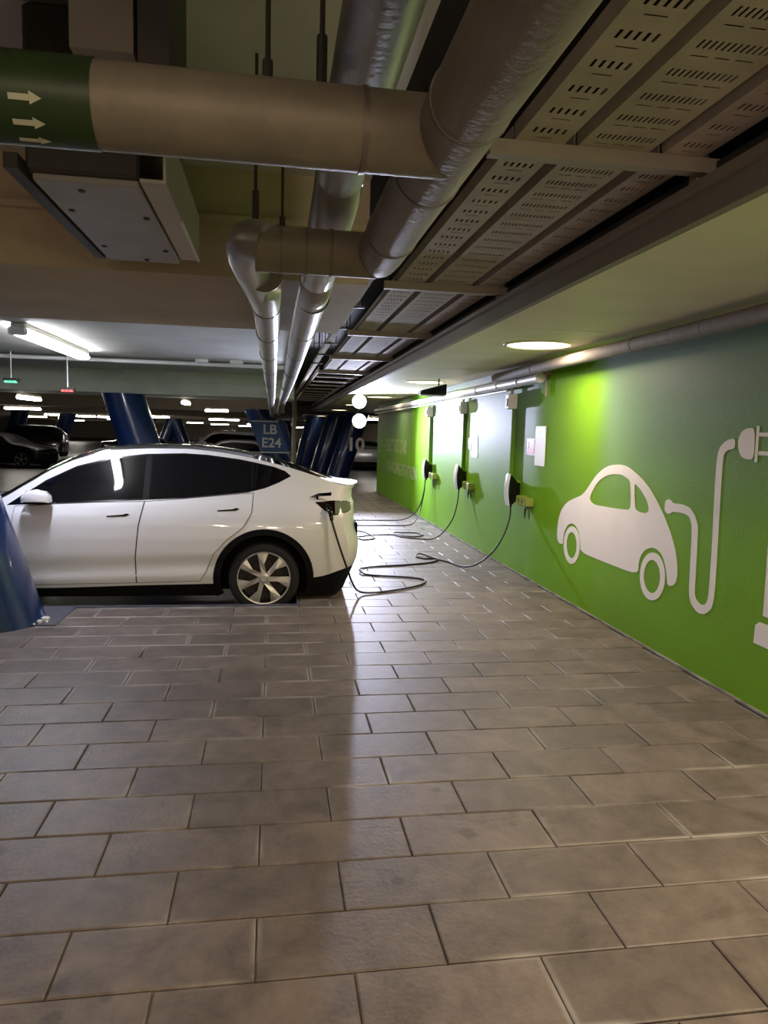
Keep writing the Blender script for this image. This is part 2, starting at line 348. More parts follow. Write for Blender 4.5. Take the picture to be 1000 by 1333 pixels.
# walls
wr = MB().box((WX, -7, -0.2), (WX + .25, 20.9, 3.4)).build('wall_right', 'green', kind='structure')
wb = MB().box((-30, -7.2, -0.3), (WX + .25, -7, 3.4)).build('wall_back', 'concrete', kind='structure')
wf = MB().box((-60, 125, -0.3), (20, 125.2, 3.4)).build('wall_front', 'concrete', kind='structure')
wl = MB().box((-60.2, -7.2, -0.3), (-60, 125, 3.4)).build('wall_left', 'concrete', kind='structure')
MB().box((14, 20.9, -0.3), (14.2, 125, 3.4)).build('wall_far_right', 'concrete', kind='structure')
MB().box((WX + .25, 20.7, -0.3), (14.2, 20.9, 3.4)).build('wall_return', 'concrete', kind='structure')
MB().box((WX - .022, -6.9, 0.0), (WX, 20.9, 0.014)).build('baseboard_right', 'grout', kind='structure')
# parking floor, lower
pf = MB().box((-60, -7.2, -.40), (14, 125, -.12)).build('floor_parking', 'asphalt', kind='structure')
for (x0, y0, x1, y1) in ((-40, 29.6, -4.5, 29.75), (-40, 24.0, 3.0, 24.1)):
    MB().box((x0, y0, -.125), (x1, y1, -.117)).build('painted_line', 'linepaint', pf)
# platform floor of pavers
fl = thing('floor', None, None, (0, 0, 0)); fl['kind'] = 'structure'
MB().box((-9, -6.9, -.119), (WX, 6.93, -.012)).box((.27, 6.93, -.119), (WX, 20.9, -.012)).build('paver_bed', 'grout', fl)
MB().box((-9, 6.90, -.119), (.30, 6.945, -.001)).box((.255, 6.945, -.119), (.285, 20.9, -.001)).build('kerb', 'plinth', fl)
MB().box((-9, 6.27, -.012), (-1.80, 6.90, 0.0)).build('column_plinth', 'plinth', fl)
PX, PY, J = 0.611, 0.2965, 0.006
far = MB(); cache = {}; ntile = 0; cand = []
def tile_mesh(wd, hd):
    key = (round(wd, 3), round(hd, 3))
    if key not in cache:
        mb = MB(); x, y = wd / 2, hd / 2; r = .005
        vs = [(-x, -y, -.012), (x, -y, -.012), (x, y, -.012), (-x, y, -.012), (-x, -y, -r * .7), (x, -y, -r * .7), (x, y, -r * .7), (-x, y, -r * .7), (-x + r, -y + r, 0), (x - r, -y + r, 0), (x - r, y - r, 0), (-x + r, y - r, 0)]
        mb.add(vs, [(0, 1, 5, 4), (1, 2, 6, 5), (2, 3, 7, 6), (3, 0, 4, 7), (4, 5, 9, 8), (5, 6, 10, 9), (6, 7, 11, 10), (7, 4, 8, 11), (8, 9, 10, 11)])
        me = bpy.data.meshes.new('tile'); me.from_pydata(mb.v, [], mb.f); me.materials.append(M['tile']); cache[key] = me
    return cache[key]
for j in range(-30, 64):
    y0 = 2.055 + PY * j; y1 = y0 + PY
    off = -.036 if j % 2 == 0 else .272
    if y1 > 20.9: continue
    xl = -8.9 if y1 < 6.99 else .285
    if y1 > 6.86 and y0 < 6.9: y1 = min(y1, 6.9) if xl < 0 else y1
    for i in range(-16, 7):
        x0 = off + PX * i; x1 = min(x0 + PX, WX - .012)
        if x1 - x0 < .05 or x1 < xl + .06: continue
        x0 = max(x0, xl)
        if y0 > 6.2 and y0 < 6.8 and x0 < -1.8:
            if x1 < -1.75: continue
            x0 = -1.8
        a = (x0 + J / 2, x1 - J / 2, y0 + J / 2, y1 - J / 2)
        vis = x1 > -.48 * y1 - .25 and y0 > 1.6 and y0 < 12
        cand.append((0 if vis else 1, y0, a))
cand.sort(key=lambda t: (t[0], t[1]))
for q, (v_, yy, (x0, x1, y0, y1)) in enumerate(cand):
    dz = random.uniform(-.0022, .0012); wd, hd = x1 - x0, y1 - y0; cx, cy = (x0 + x1) / 2, (y0 + y1) / 2
    if v_ == 0 and q < 298:
        o = bpy.data.objects.new('tile', tile_mesh(wd, hd)); C.objects.link(o); o.parent = fl
        o.location = (cx, cy, dz); o.rotation_euler = (random.uniform(-.003, .003), random.uniform(-.002, .002), random.uniform(-.002, .002))
    else:
        x, y, r = wd / 2, hd / 2, .005
        vs = [(-x, -y, -.012), (x, -y, -.012), (x, y, -.012), (-x, y, -.012), (-x + r, -y + r, 0), (x - r, -y + r, 0), (x - r, y - r, 0), (-x + r, y - r, 0)]
        far.add([(cx + p[0], cy + p[1], dz + p[2]) for p in vs], [(0, 1, 5, 4), (1, 2, 6, 5), (2, 3, 7, 6), (3, 0, 4, 7), (4, 5, 6, 7)])
far.build('tile_field', 'tile', fl, kind='stuff')

# ceilings: low slab on the left, high void above the trays, soffit by the wall
ZS, ZB = 3.02, 2.48
MB().box((-60, -7.2, ZS), (.50, 125, ZS + .6)).build('ceiling', 'white_ceiling', kind='structure')
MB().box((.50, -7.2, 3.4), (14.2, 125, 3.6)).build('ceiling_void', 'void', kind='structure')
sf = thing('soffit', None, None); sf['kind'] = 'structure'
sy = [-7, -4.0, -1.0, 2.0, 5.6, 9.2, 12.8, 16.4, 20.0, 24, 28, 32, 36, 40, 44, 48, 52, 56, 60]
for a, b in zip(sy, sy[1:]):
    MB().bbox((1.64, a + .004, 2.56), (WX + (.0 if b < 21 else 6), b - .004, 2.62), .004).build('soffit_board', 'soffit', sf)
tr = MB().box((1.60, -7, 2.53), (1.645, 60, 2.63)).build('trim_1', 'fascia', kind='structure')
MB().box((1.56, -7, 2.63), (1.645, 60, 2.66)).build('trim_lip', 'fascia', tr)
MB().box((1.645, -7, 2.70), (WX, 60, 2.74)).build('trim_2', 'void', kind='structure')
# cross beams (run along X)
def beam(n, y0, y1, m, x1=.50):
    b = MB().box((-60, y0, ZB), (x1, y1, ZS)).build('beam', m); b.name = 'beam_%d' % n; b['kind'] = 'structure'
    MB().box((-60, y0 - .05, ZB + .27), (x1, y0, ZB + .30)).build('ledge', m, b)
    return b
beam(1, 3.93, 5.85, 'concrete'); beam(2, 17.5, 19.2, 'sage')
for k, y in enumerate((31, 44.5, 58, 71.5, 85, 98.5, 112)): beam(3 + k, y, y + 1.8, 'concrete')
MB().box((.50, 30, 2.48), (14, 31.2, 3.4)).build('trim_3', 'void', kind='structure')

# ================================================================ PIPES
def pipe(name, label, pts, r, m, joints=(), n=24, seam='band', cat='pipe', group=None):
    t = thing(name, label, cat, pts[0], group=group)
    MB().tube(pts, r, n).build('pipe_jacket', m, t, smooth=40)
    for (p, d) in joints:
        d = Vector(d).normalized(); p = Vector(p)
        MB().tube([p - d * .006, p + d * .006], r + .0035, n).build('joint_band', seam, t, smooth=40)
    return t
# large main pipe overhead running away from the camera
ys = [-4, 2.30, 2.38, 2.44, 2.48, 2.50]; rr = [.0735, .0735, .070, .058, .036, .01]
t = thing('insulated_pipe', 'thick dull silver overhead pipe running from the top edge, right beside the perforated trays', 'pipe', (.335, -4, 2.26))
MB().tube([(.335, y, 2.26) for y in ys], rr, 28).build('pipe_jacket', 'jacket', t, smooth=50)
for y in (.5, 1.27, 1.62, 2.10): MB().tube([(.335, y - .005, 2.26), (.335, y + .005, 2.26)], .0765, 28).build('joint_band', 'band', t, smooth=40)
# cross pipe with green band
t = thing('insulated_pipe', 'thick silver crosswise pipe with a green arrow band, crossing the upper left', 'pipe', (-5, 1.435, 2.26))
MB().tube([(-5, 1.435, 2.26), (.335, 1.435, 2.26)], .0745, 28).build('pipe_jacket', 'jacket', t, smooth=40)
for x in (.165, -1.5): MB().tube([(x - .005, 1.435, 2.26), (x + .005, 1.435, 2.26)], .077, 28).build('joint_band', 'band', t, smooth=40)
GBX = -.318
g = MB().tube([(-.95, 1.435, 2.26), (GBX, 1.435, 2.26)], .0765, 28, cap=False).build('green_band', 'jacket_green', t, smooth=40)
for k, an in enumerate((-2.80, -2.28, -1.80)):
    # arrow wrapped on the pipe surface: points along +X
    mb = MB(); rad = .0775
    def P(u, v_): a_ = an + v_ / rad; return (-.450 + u * .75, 1.435 + math.cos(a_) * rad, 2.26 + math.sin(a_) * rad)
    mb.add([P(0, -.005), P(.045, -.005), P(.045, .005), P(0, .005), P(.045, -.0105), P(.072, 0), P(.045, .0105)], [(0, 1, 2, 3), (4, 5, 6)])
    mb.build('arrow', 'arrow', g)
# short cross pipe and its continuation
t = thing('insulated_pipe', 'short silver cross pipe joining the thick pipe to the slim one, second row', 'pipe', (-.06, 2.388, 2.26))
MB().tube([(-.06, 2.388, 2.26), (.33, 2.388, 2.26)], .071, 24).build('pipe_jacket', 'jacket', t, smooth=40)
for x in (.02, .10, .18): MB().tube([(x - .004, 2.388, 2.26), (x + .004, 2.388, 2.26)], .0735, 24).build('joint_band', 'band', t, smooth=40)
pts = catmull([(-.02, 2.36, 2.27), (-.075, 2.40, 2.285), (-.095, 2.52, 2.275), (-.075, 2.8, 2.262), (-.04, 3.4, 2.26), (-.033, 5, 2.26), (-.03, 26, 2.26)], 6)
t = thing('insulated_pipe', 'slim silver pipe on the left of the pair running away under the beams', 'pipe', (-.04, 3.4, 2.26))
MB().tube(pts, .064, 24).build('pipe_jacket', 'jacket_bright', t, smooth=40)
for y in (2.75, 3.4, 4.3, 5.4, 6.8, 8.6, 11): MB().tube([(-.035, y - .006, 2.26), (-.035, y + .006, 2.26)], .068, 24).build('joint_band', 'band', t, smooth=40)
pts = [(.20, -4, 2.50), (.20, 1.7, 2.50), (.195, 2.4, 2.44), (.185, 3.2, 2.36), (.185, 4, 2.34), (.20, 10, 2.34), (.22, 26, 2.34)]
t = thing('insulated_pipe', 'broad silver pipe on the right of the pair running away under the beams', 'pipe', (.19, 3, 2.34))
MB().tube(catmull(pts, 5), .077, 24).build('pipe_jacket', 'jacket_bright', t, smooth=40)
for y in (3.6, 4.7, 6.0, 7.8, 10.5): MB().tube([(.19, y - .006, 2.34), (.19, y + .006, 2.34)], .0805, 24).build('joint_band', 'band', t, smooth=40)
# upper elbow pipe, dark corner at the top
pts = catmull([(.05, .95, 3.01), (.12, 1.08, 2.78), (.20, 1.25, 2.66), (.20, 1.5, 2.60)], 6)
t = thing('elbow_pipe', 'dark bent pipe rising to the ceiling behind the crosswise pipe', 'pipe', (.02, 1.0, 3.0))
MB().tube(pts, .095, 24).build('pipe_jacket', 'lagging', t, smooth=50)
# hanger rods
for k, (x, y, z0, z1, wh) in enumerate(((-.02, 1.75, 2.30, 3.02, 'left of two rods above the crosswise pipe'), (.10, 1.70, 2.34, 3.02, 'right of two rods above the crosswise pipe'), (-.07, 2.75, 2.33, 3.02, 'left rod above the slim pipe elbow'), (.03, 3.05, 2.33, 3.02, 'right rod above the slim pipe elbow'))):
    tag(MB().tube([(x, y, z0), (x, y, z1)], .006, 8).tube([(x, y, z0 + .08), (x, y, z0 + .22)], .012, 8).build('hanger_rod', 'dark_metal', smooth=40), 'thin dark threaded hanger rod, ' + wh, 'rod')
tag(MB().box((-.45, 1.86, 2.86), (.22, 1.90, 2.90)).build('support_rail', 'dark_metal'), 'dark horizontal support rail under the ceiling above the crosswise pipe', 'rail')
# pipes along the green wall
t = thing('lagged_pipe', 'grey lagged pipe along the top of the green wall, nearer the camera', 'pipe', (2.86, -5, 2.455))
MB().tube([(2.86, -5, 2.455), (2.86, 9.05, 2.455), (2.86, 9.12, 2.455)], [.056, .056, .045], 20).build('pipe_jacket', 'lagging', t, smooth=40)
for y in (3.6, 4.5, 5.45, 6.6, 7.7): MB().tube([(2.86, y - .008, 2.455), (2.86, y + .008, 2.455)], .059, 20).build('joint_band', 'lagging', t, smooth=40)
t = thing('service_pipe', 'white service pipe lit bright along the top of the wall behind the lagged pipe', 'pipe', (2.97, 7.8, 2.37))
MB().tube([(2.97, 7.8, 2.37), (2.97, 20.8, 2.37)], .052, 20).build('pipe_run', 'white_pipe', t, smooth=40)
for y in (7.82, 8.5, 9.3, 10.3, 12.2, 14.5, 16): MB().tube([(2.97, y - .05, 2.37), (2.97, y + .05, 2.37)], .060, 20).build('coupling', 'white_pipe', t, smooth=40)
tag(MB().tube([(2.965, 8.9, 2.285), (2.965, 20.8, 2.285)], .014, 10).build('cable_conduit', 'white_pipe', smooth=40), 'thin white conduit just under the white service pipe', 'conduit')
tag(MB().box((3.0, 7.68, 2.40), (3.06, 7.76, 2.52)).box((3.03, 7.755, 2.16), (3.05, 7.775, 2.40)).build('pipe_bracket', 'galv'), 'steel bracket at the end of the white service pipe', 'bracket')

# ================================================================ CABLE TRAYS
TX = [(.855, 1.035, 1), (1.095, 1.365, 2), (1.49, 1.50 + .14, 0)]
def tray_section(x0, x1, y0, y1, z, ncol, nlong, slots=True):
    mb = MB(); L = y1 - y0
    W_ = x1 - x0
    if not slots: mb.box((x0, y0, z), (x1, y1, z + .002))
    else:
        n = int(L / .143); p = L / n; m_ = .024
        for k in range(n):
            a = y0 + k * p
            mb.box((x0, a, z), (x1, a + .022, z + .002))
            # row of slots along Y
            cw = (W_ - 2 * m_) / ncol
            mb.box((x0, a + .022, z), (x0 + m_ + cw * .3, a + .066, z + .002))
            for c in range(1, ncol): mb.box((x0 + m_ + cw * (c - .3), a + .022, z), (x0 + m_ + cw * (c + .3), a + .066, z + .002))
            mb.box((x0 + m_ + cw * (ncol - .3), a + .022, z), (x1, a + .066, z + .002))
            mb.box((x0, a + .066, z), (x1, a + .098, z + .002))
            # one row of long cross slots
            cw = (W_ - 2 * m_ - .03) / nlong
            if nlong == 1: mb.box((x0, a + .098, z), (x0 + W_ * .32, a + .106, z + .002)); mb.box((x0 + W_ * .68, a + .098, z), (x1, a + .106, z + .002))
            else:
                mb.box((x0, a + .098, z), (x0 + m_ + .015, a + .106, z + .002))
                for c in range(1, nlong): mb.box((x0 + m_ + .015 + cw * c - .01, a + .098, z), (x0 + m_ + .015 + cw * c + .01, a + .106, z + .002))
                mb.box((x1 - m_ - .015, a + .098, z), (x1, a + .106, z + .002))
            mb.box((x0, a + .106, z), (x1, a + p, z + .002))
    mb.box((x0 - .004, y0, z), (x0, y1, z + .06)); mb.box((x1, y0, z), (x1 + .004, y1, z + .06))
    return mb
ZT = 2.75
CH = [.17, 2.62, 5.07, 7.52, 9.97, 12.42]
trays = (('narrow perforated cable tray, left of three beside the thick pipe', .855, 1.035, 5, 1), ('wide perforated cable tray in the middle of three', 1.095, 1.365, 12, 3), ('shadowy perforated cable tray, right of three beside the soffit edge', 1.43, 1.585, 5, 1))
edges = [-4.7, -2.28] + CH
for lab, x0, x1, nc, nl in trays:
    t = thing('cable_tray', lab, 'cable tray', (x0, 0, ZT))
    for a, b in zip(edges, edges[1:]):
        tray_section(x0, x1, a + .01, b - .01, ZT, nc, nl, slots=b > -3).build('tray_section', 'galv', t)
    for y in CH[1:]: MB().box((x0 - .006, y + .045, ZT - .006), (x0 + .012, y + .085, ZT + .03)).build('tray_clip', 'dark_metal', t)
ordn = ['nearest', 'nearest', 'nearest in view', 'second', 'third', 'fourth', 'fifth', 'sixth']
for k, y in enumerate([-2.28] + CH):
    nm = ['first, behind the camera', 'second, overhead at the top edge'][k] if k < 2 else ordn[k]
    t = thing('support_channel', 'steel cross channel under the trays, %s going away' % nm, 'channel', (.72, y, ZT))
    MB().box((.76, y - .025, ZT - .054), (1.76, y + .025, ZT - .0005)).build('channel_bar', 'channel', t)
    MB().tube([(.78, y, ZT - .04), (.78, y, 3.4)], .006, 8).build('rod', 'dark_metal', t)
    MB().box((1.60, y + .03, 2.63), (1.645, y + .08, 3.0)).build('post', 'channel', t)
for k in range(9):
    y = 13.6 + k * 1.25
    t = tag(MB().box((.80, y - .02, ZT - .03), (1.58, y + .02, ZT)).build('ladder_rung', 'galv'), 'pale rung of the far tray ladder beyond the perforated trays, %s from the camera' % ('nearest', 'second', 'third', 'fourth', 'fifth', 'sixth', 'seventh', 'eighth', 'ninth')[k], 'rung', 'far ladder rungs')
tag(MB().box((.778, 12.6, ZT), (.798, 45, ZT + .08)).box((1.582, 12.6, ZT), (1.60, 45, ZT + .08)).build('ladder_rails', 'channel'), 'pair of long rails carrying the far ladder rungs', 'rails')
# dark clutter of hangers left of the trays
for k in range(7):
    y = 3.6 + k * 1.25
    tag(MB().tube([(.60, y, 2.74), (.62, y, 3.4)], .006, 6).tube([(.73, y, 2.74), (.73, y, 3.4)], .006, 6).box((.58, y - .012, 2.73), (.75, y + .012, 2.745)).build('trapeze_hanger', 'dark_metal'), 'dark trapeze hanger between the silver pipes and the trays, %s from the camera' % ('nearest', 'second', 'third', 'fourth', 'fifth', 'sixth', 'seventh')[k], 'hanger', 'trapeze hangers left of the trays')
tag(MB().box((.62, 3.2, 2.745), (.68, 20.2, 2.80)).build('cable_trunking', 'galv'), 'narrow pale trunking left of the perforated trays', 'trunking')

# ================================================================ DUCT BOX upper left
t = thing('duct_box', 'grey sheet metal duct box with screwed bottom panel, hanging at upper left', 'duct', (-.62, 2.9, 2.48))
MB().bbox((-.80, 2.56, 2.50), (-.445, 3.70, 3.01), .01).build('duct_body', 'dark_metal', t)
MB().bbox((-.785, 2.585, 2.478), (-.452, 3.69, 2.502), .004).build('bottom_panel', 'panel', t)
for x, y in ((-.65, 2.66), (-.745, 2.90), (-.485, 2.94), (-.745, 3.42), (-.485, 3.44), (-.60, 3.64)):
    MB().lathe([(.0, -.006), (.010, -.006), (.012, 0), (.012, .004)], (x, y, 2.478), (0, 0, 1), 10).build('screw', 'dark_metal', t)
MB().box((-.445, 2.57, 2.492), (-.37, 3.66, 2.503)).box((-.37, 2.57, 2.492), (-.360, 3.66, 2.70)).build('side_flange', 'white_ceiling', t)
MB().box((-.367, 3.0, 2.484), (-.355, 3.65, 2.492)).build('flange_lip', 'white', t)
MB().box((-.845, 2.50, 2.482), (-.802, 3.70, 2.53)).build('side_rail', 'dark_metal', t)
t = thing('air_duct', 'dark rectangular air duct at the top left corner above the green band', 'duct', (-.9, 1.9, 2.8))
MB().bbox((-1.15, 1.75, 2.86), (-.52, 2.28, 3.015), .01).build('duct_body', 'dark_metal', t)
MB().box((-.50, 1.95, 2.60), (-.35, 2.28, 3.015)).build('duct_edge', 'fascia', t)
MB().box((-.34, 1.95, 2.56), (-.265, 2.32, 3.015)).build('duct_flange', 'dark_metal', t)
MB().box((-1.20, 1.75, 2.80), (-1.155, 2.28, 3.015)).build('duct_flange', 'channel', t)

# ceiling conduits beyond the first beam
tag(MB().tube([(-40, 14.3, 2.93), (.4, 14.3, 2.93)], .035, 12).build('ceiling_pipe', 'white_pipe', smooth=40), 'long pale horizontal pipe under the ceiling behind the first beam', 'pipe')
tag(MB().box((-40, 14.55, 2.93), (.4, 14.72, 3.0)).build('cable_tray', 'channel'), 'grey horizontal cable tray just behind the long pale ceiling pipe', 'cable tray')
for k, x in enumerate((-1.35, -.7)):
    tag(MB().bbox((x - .12, 14.16, 2.95), (x + .12, 14.26, 3.02), .01).build('junction_box', 'white'), ('left' if k == 0 else 'right') + ' white junction box on the ceiling beside the long pale pipe', 'box')
for x, zz, m, lb in ((-4.76, 2.48, 'led_green', 'green lit'), (-3.78, 2.35, 'led_red', 'red lit')):
    t = thing('bay_sensor', lb + ' parking bay indicator hanging on a thin rod at left', 'indicator', (x, 14.2, zz))
    MB().tube([(x, 14.2, zz + .03), (x, 14.2, 3.02)], .012, 8).build('rod', 'white_pipe', t)
    MB().bbox((x - .13, 14.14, zz - .02), (x + .13, 14.26, zz + .05), .015).build('sensor_body', 'dark_metal', t)
    MB().box((x - .10, 14.13, zz - .035), (x - .04, 14.2, zz - .005)).box((x + .04, 14.13, zz - .035), (x + .10, 14.2, zz - .005)).box((x - .02, 14.13, zz - .035), (x + .02, 14.2, zz - .005)).build('led', m, t)

# ================================================================ LAMPS
t = thing('ceiling_lamp', 'long glowing tube lamp on the ceiling behind the first beam at far left', 'lamp', (-3.35, 11.6, 3.0))
MB().bbox((-3.42, 10.2, 2.93), (-3.22, 13.5, 3.018), .02).build('lamp_housing', 'lamp_body', t)
MB().bbox((-3.43, 10.18, 2.86), (-3.21, 13.52, 2.93), .03).build('diffuser', 'lamp_cool', t, smooth=50)
MB().bbox((-3.435, 10.14, 2.85), (-3.205, 10.23, 2.95), .02).build('end_cap', 'white', t)
t = thing('ceiling_lamp', 'tube lamp above the bay, hidden behind the first beam and mirrored in the car window', 'lamp', (-2.0, 6.75, 3.0))
MB().bbox((-2.06, 6.25, 2.93), (-1.94, 6.95, 3.018), .02).build('lamp_housing', 'lamp_body', t)
MB().bbox((-2.065, 6.23, 2.87), (-1.935, 6.97, 2.93), .02).build('diffuser', 'lamp_cool', t, smooth=50)
t = thing('ceiling_lamp', 'unseen added fill lamp hung behind the camera beside the trays', 'lamp', (.5, -2.2, 2.3))  # housing added around the unseen fill light
MB().bbox((.38, -2.32, 2.34), (.62, -2.08, 2.42), .02).build('lamp_housing', 'lamp_body', t)
MB().tube([(.5, -2.2, 2.42), (.5, -2.2, 3.02)], .012, 8).build('hanger', 'lamp_body', t)
far_l = None; NAMED = []
spots = [(-6.4, 20.4, .9, 0), (-2.3, 19.9, .6, 0), (-10.8, 33.5, .9, 1), (-13.5, 49, 1.2, 1), (-13, 52.5, 1.0, 1), (-13.5, 66, 1.0, 1), (-11.5, 53, .8, 1), (-6.9, 46, .7, 1), (-8, 77, 1.0, 1), (-2.0, 26.6, .5, 1), (-3.2, 49, 1.2, 1), (-6.4, 90, 1.3, 1), (-3.6, 107, 1.6, 1), (-1.6, 75, 1.2, 1), (2.9, 104, 1.5, 1), (5, 95, 1.5, 1), (-20, 64, 1.5, 1), (4.6, 33.0, .8, 1), (-24, 92, 1.6, 1), (-17, 92, 1.5, 1)]  # the lamp nearest the silver car is added to brighten that car
for k, (x, y, s, fl_) in enumerate(spots):
    if far_l is None:
        far_l = thing('ceiling_lamp', '', 'lamp', (x, y, 2.46), group='distant tube lamps across the car park')
        MB().bbox((-.10, -.8, -.04), (.10, .8, .04), .02).build('lamp_housing', 'lamp_body', far_l, local=True)
        MB().bbox((-.11, -.82, -.12), (.11, .82, -.04), .03).build('diffuser', 'lamp_far', far_l, local=True)
        MB().tube([(0, -.5, .04), (0, -.5, .56)], .012, 6).tube([(0, .5, .04), (0, .5, .56)], .012, 6).build('hanger', 'lamp_body', far_l, local=True); o = far_l
    else: o = copy_tree(far_l)
    o.location = (x, y, 2.46); o.scale = (s, s, 1)
    if fl_: o.rotation_euler.z = PI / 2
    NAMED.append(o)
NAMED = [o for o in NAMED if o is not far_l]
NAMED.sort(key=lambda o: o.location.x / o.location.y)
ORD = ['first', 'second', 'third', 'fourth', 'fifth', 'sixth', 'seventh', 'eighth', 'ninth', 'tenth', 'eleventh', 'twelfth', 'thirteenth', 'fourteenth', 'fifteenth', 'sixteenth', 'seventeenth', 'eighteenth', 'nineteenth', 'twentieth']
for q, o in enumerate(NAMED): o['label'] = 'small distant glowing lamp under the far ceiling, %s from the left' % ORD[q]
far_l['label'] = 'glowing tube lamp under the far ceiling at left, left of the thick blue column'; del far_l['group']
DN = ['behind the camera', 'overhead out of view', 'nearest round warm downlight in the soffit', 'second round warm downlight in the soffit', 'third round warm downlight in the soffit', 'fourth round warm downlight in the soffit', 'fifth round warm downlight in the soffit']
extra_y = [32, 37.1, 42.2, 47.3, 52.4]
for k, y in enumerate(DOWN_Y + extra_y):
    if k < 2: lb = ('round warm downlight in the soffit ' + DN[k])
    elif k < 7: lb = DN[k] + ', counted away from the camera'
    else: lb = 'tiny far downlight at the end of the soffit row, %s of five going away' % ORD[k - 7]
    t = thing('downlight', lb, 'lamp', (2.46, y, 2.56), group='far soffit downlights' if k >= 7 else None)
    MB().lathe([(.33, .0), (.325, -.008), (.30, -.012), (.29, -.004), (.29, .01)], (2.46, y, 2.56), (0, 0, 1), 32).build('lamp_ring', 'soffit', t, smooth=40)
    MB().lathe([(.291, -.005), (.20, -.009), (.0, -.011)], (2.46, y, 2.56), (0, 0, 1), 32).build('diffuser', 'lamp_warm', t, smooth=60)
tl = thing('ceiling_lamp', 'tube lamp on the ceiling out of frame left of the long one', 'lamp', (-10.2, 11.6, 3.0))
MB().bbox((-10.3, 9.9, 2.93), (-10.1, 13.5, 3.018), .02).build('lamp_housing', 'lamp_body', tl)
MB().bbox((-10.31, 9.88, 2.84), (-10.09, 13.52, 2.93), .03).build('diffuser', 'lamp_cool', tl, smooth=50)
# flood lamps
for nm, z, xx, lb in (('work_light', 1.97, 1.90, 'blinding white flood lamp at head height beyond the car tail'), ('work_light', 2.40, 1.89, 'white flood lamp just under the soffit above the blinding one')):
    t = thing(nm, lb, 'lamp', (xx, 15.9, z))
    MB().lathe([(.02, .26), (.08, .22), (.14, .10), (.16, .06), (.16, .03)], (xx, 15.83, z), (0, 1, 0), 24).build('lamp_head', 'dark_metal', t, smooth=30)
    MB().lathe([(.155, .03), (.08, .012), (.0, .005)], (xx, 15.83, z), (0, 1, 0), 24).build('lens', 'lamp_flood', t, smooth=60)
    yb = 16.0 if z > 2 else 16.25
    MB().tube([(xx, 16.0, z + .05), (xx, yb + .001, z + .05), (xx, yb, 2.56)], .015, 8).build('bracket', 'dark_metal', t)
# black wedge fixture
t = thing('wedge_lamp', 'black wedge shaped fixture hanging under the soffit beside the white pipe', 'lamp', (2.46, 10.8, 2.4))
MB().prism([(-.21, 0), (.20, .0), (.20, .17), (-.19, .06)], (2.42, 10.75, 2.31), (1, 0, 0), (0, 0, 1), -.22).build('fixture_shell', 'black_gloss', t)
MB().box((2.23, 10.77, 2.295), (2.61, 10.95, 2.31)).build('fixture_edge', 'white_pipe', t)
MB().tube([(2.52, 10.86, 2.46), (2.52, 10.86, 2.56)], .012, 8).build('stem', 'dark_metal', t)

# ================================================================ COLUMNS
ZC = ZB
def column(name, bx, by, r, lean, label, top=ZC, base=-.12, n=40, m='blue', leany=0):
    t = thing(name, label, 'column', (bx, by, base))
    rx = r * math.sqrt(1 + lean * lean); mb = MB(); H = top - base
    for q in range(9):
        z = H * q / 8
        mb.v += [(rx * math.cos(2 * PI * k / n) + lean * z, r * math.sin(2 * PI * k / n) + leany * z, z) for k in range(n)]
    for q in range(8):
        mb.f += [(q * n + k, q * n + (k + 1) % n, (q + 1) * n + (k + 1) % n, (q + 1) * n + k) for k in range(n)]
    mb.f += [tuple(reversed(range(n))), tuple(8 * n + k for k in range(n))]; mb.mi = [0] * len(mb.f)
    mb.build('shaft', m, t, smooth=50, local=True)
    return t
t = column('leaning_column', -2.42, 6.42, .46, -.32, 'nearest leaning blue column at the left edge in front of the car', base=0, leany=-.02, top=ZS)
# chipped paint at the foot
mb = MB()
for (dx, dy, s) in ((.50, -.03, .03), (.47, -.10, .022), (.50, .03, .018), (.44, -.16, .015), (.30, -.33, .015), (.53, -.09, .012)):
    mb.bbox((-2.42 + dx - s, 6.42 + dy - s * .8, 0.0), (-2.42 + dx + s, 6.42 + dy + s * .8, s * 1.3), s * .3)
mb.build('paint_flakes', 'white', t, kind='stuff')
column('leaning_column', -2.72, 17.95, .47, -.31, 'thick leaning blue column standing behind the roof of the white car')
t = column('leaning_column', .48, 27.0, .47, -.39, 'leaning blue column carrying the LB E24 sign')
# sign on it
sg = thing('bay_sign', 'blue sign reading LB E24 with white lines, on the middle column', 'sign', (-.10, 26.46, 1.50))
def slant(z0, z1, hw, y0, y1, m, nm): MB().prism([(-hw - .36 * z0, z0), (hw - .36 * z0, z0), (hw - .36 * z1, z1), (-hw - .36 * z1, z1)], (0, y0, 0), (1, 0, 0), (0, 0, 1), -(y1 - y0)).build(nm, m, sg, local=True)
slant(-.60, .58, .50, -.03, .03, 'sign_blue', 'sign_board'); slant(.53, .57, .50, -.037, -.03, 'white', 'stripe'); slant(-.59, -.55, .50, -.037, -.03, 'white', 'stripe')
for s_, z_, dx in (('LB', .10, .0), ('E24', -.38, .06)):
    o = text_mesh('lettering', s_, 'white', .48, (0, 0, 0), (PI / 2, 0, 0), depth=.006, align='CENTER', off=.010); o.parent = sg; o.location = (dx, -.04, z_)
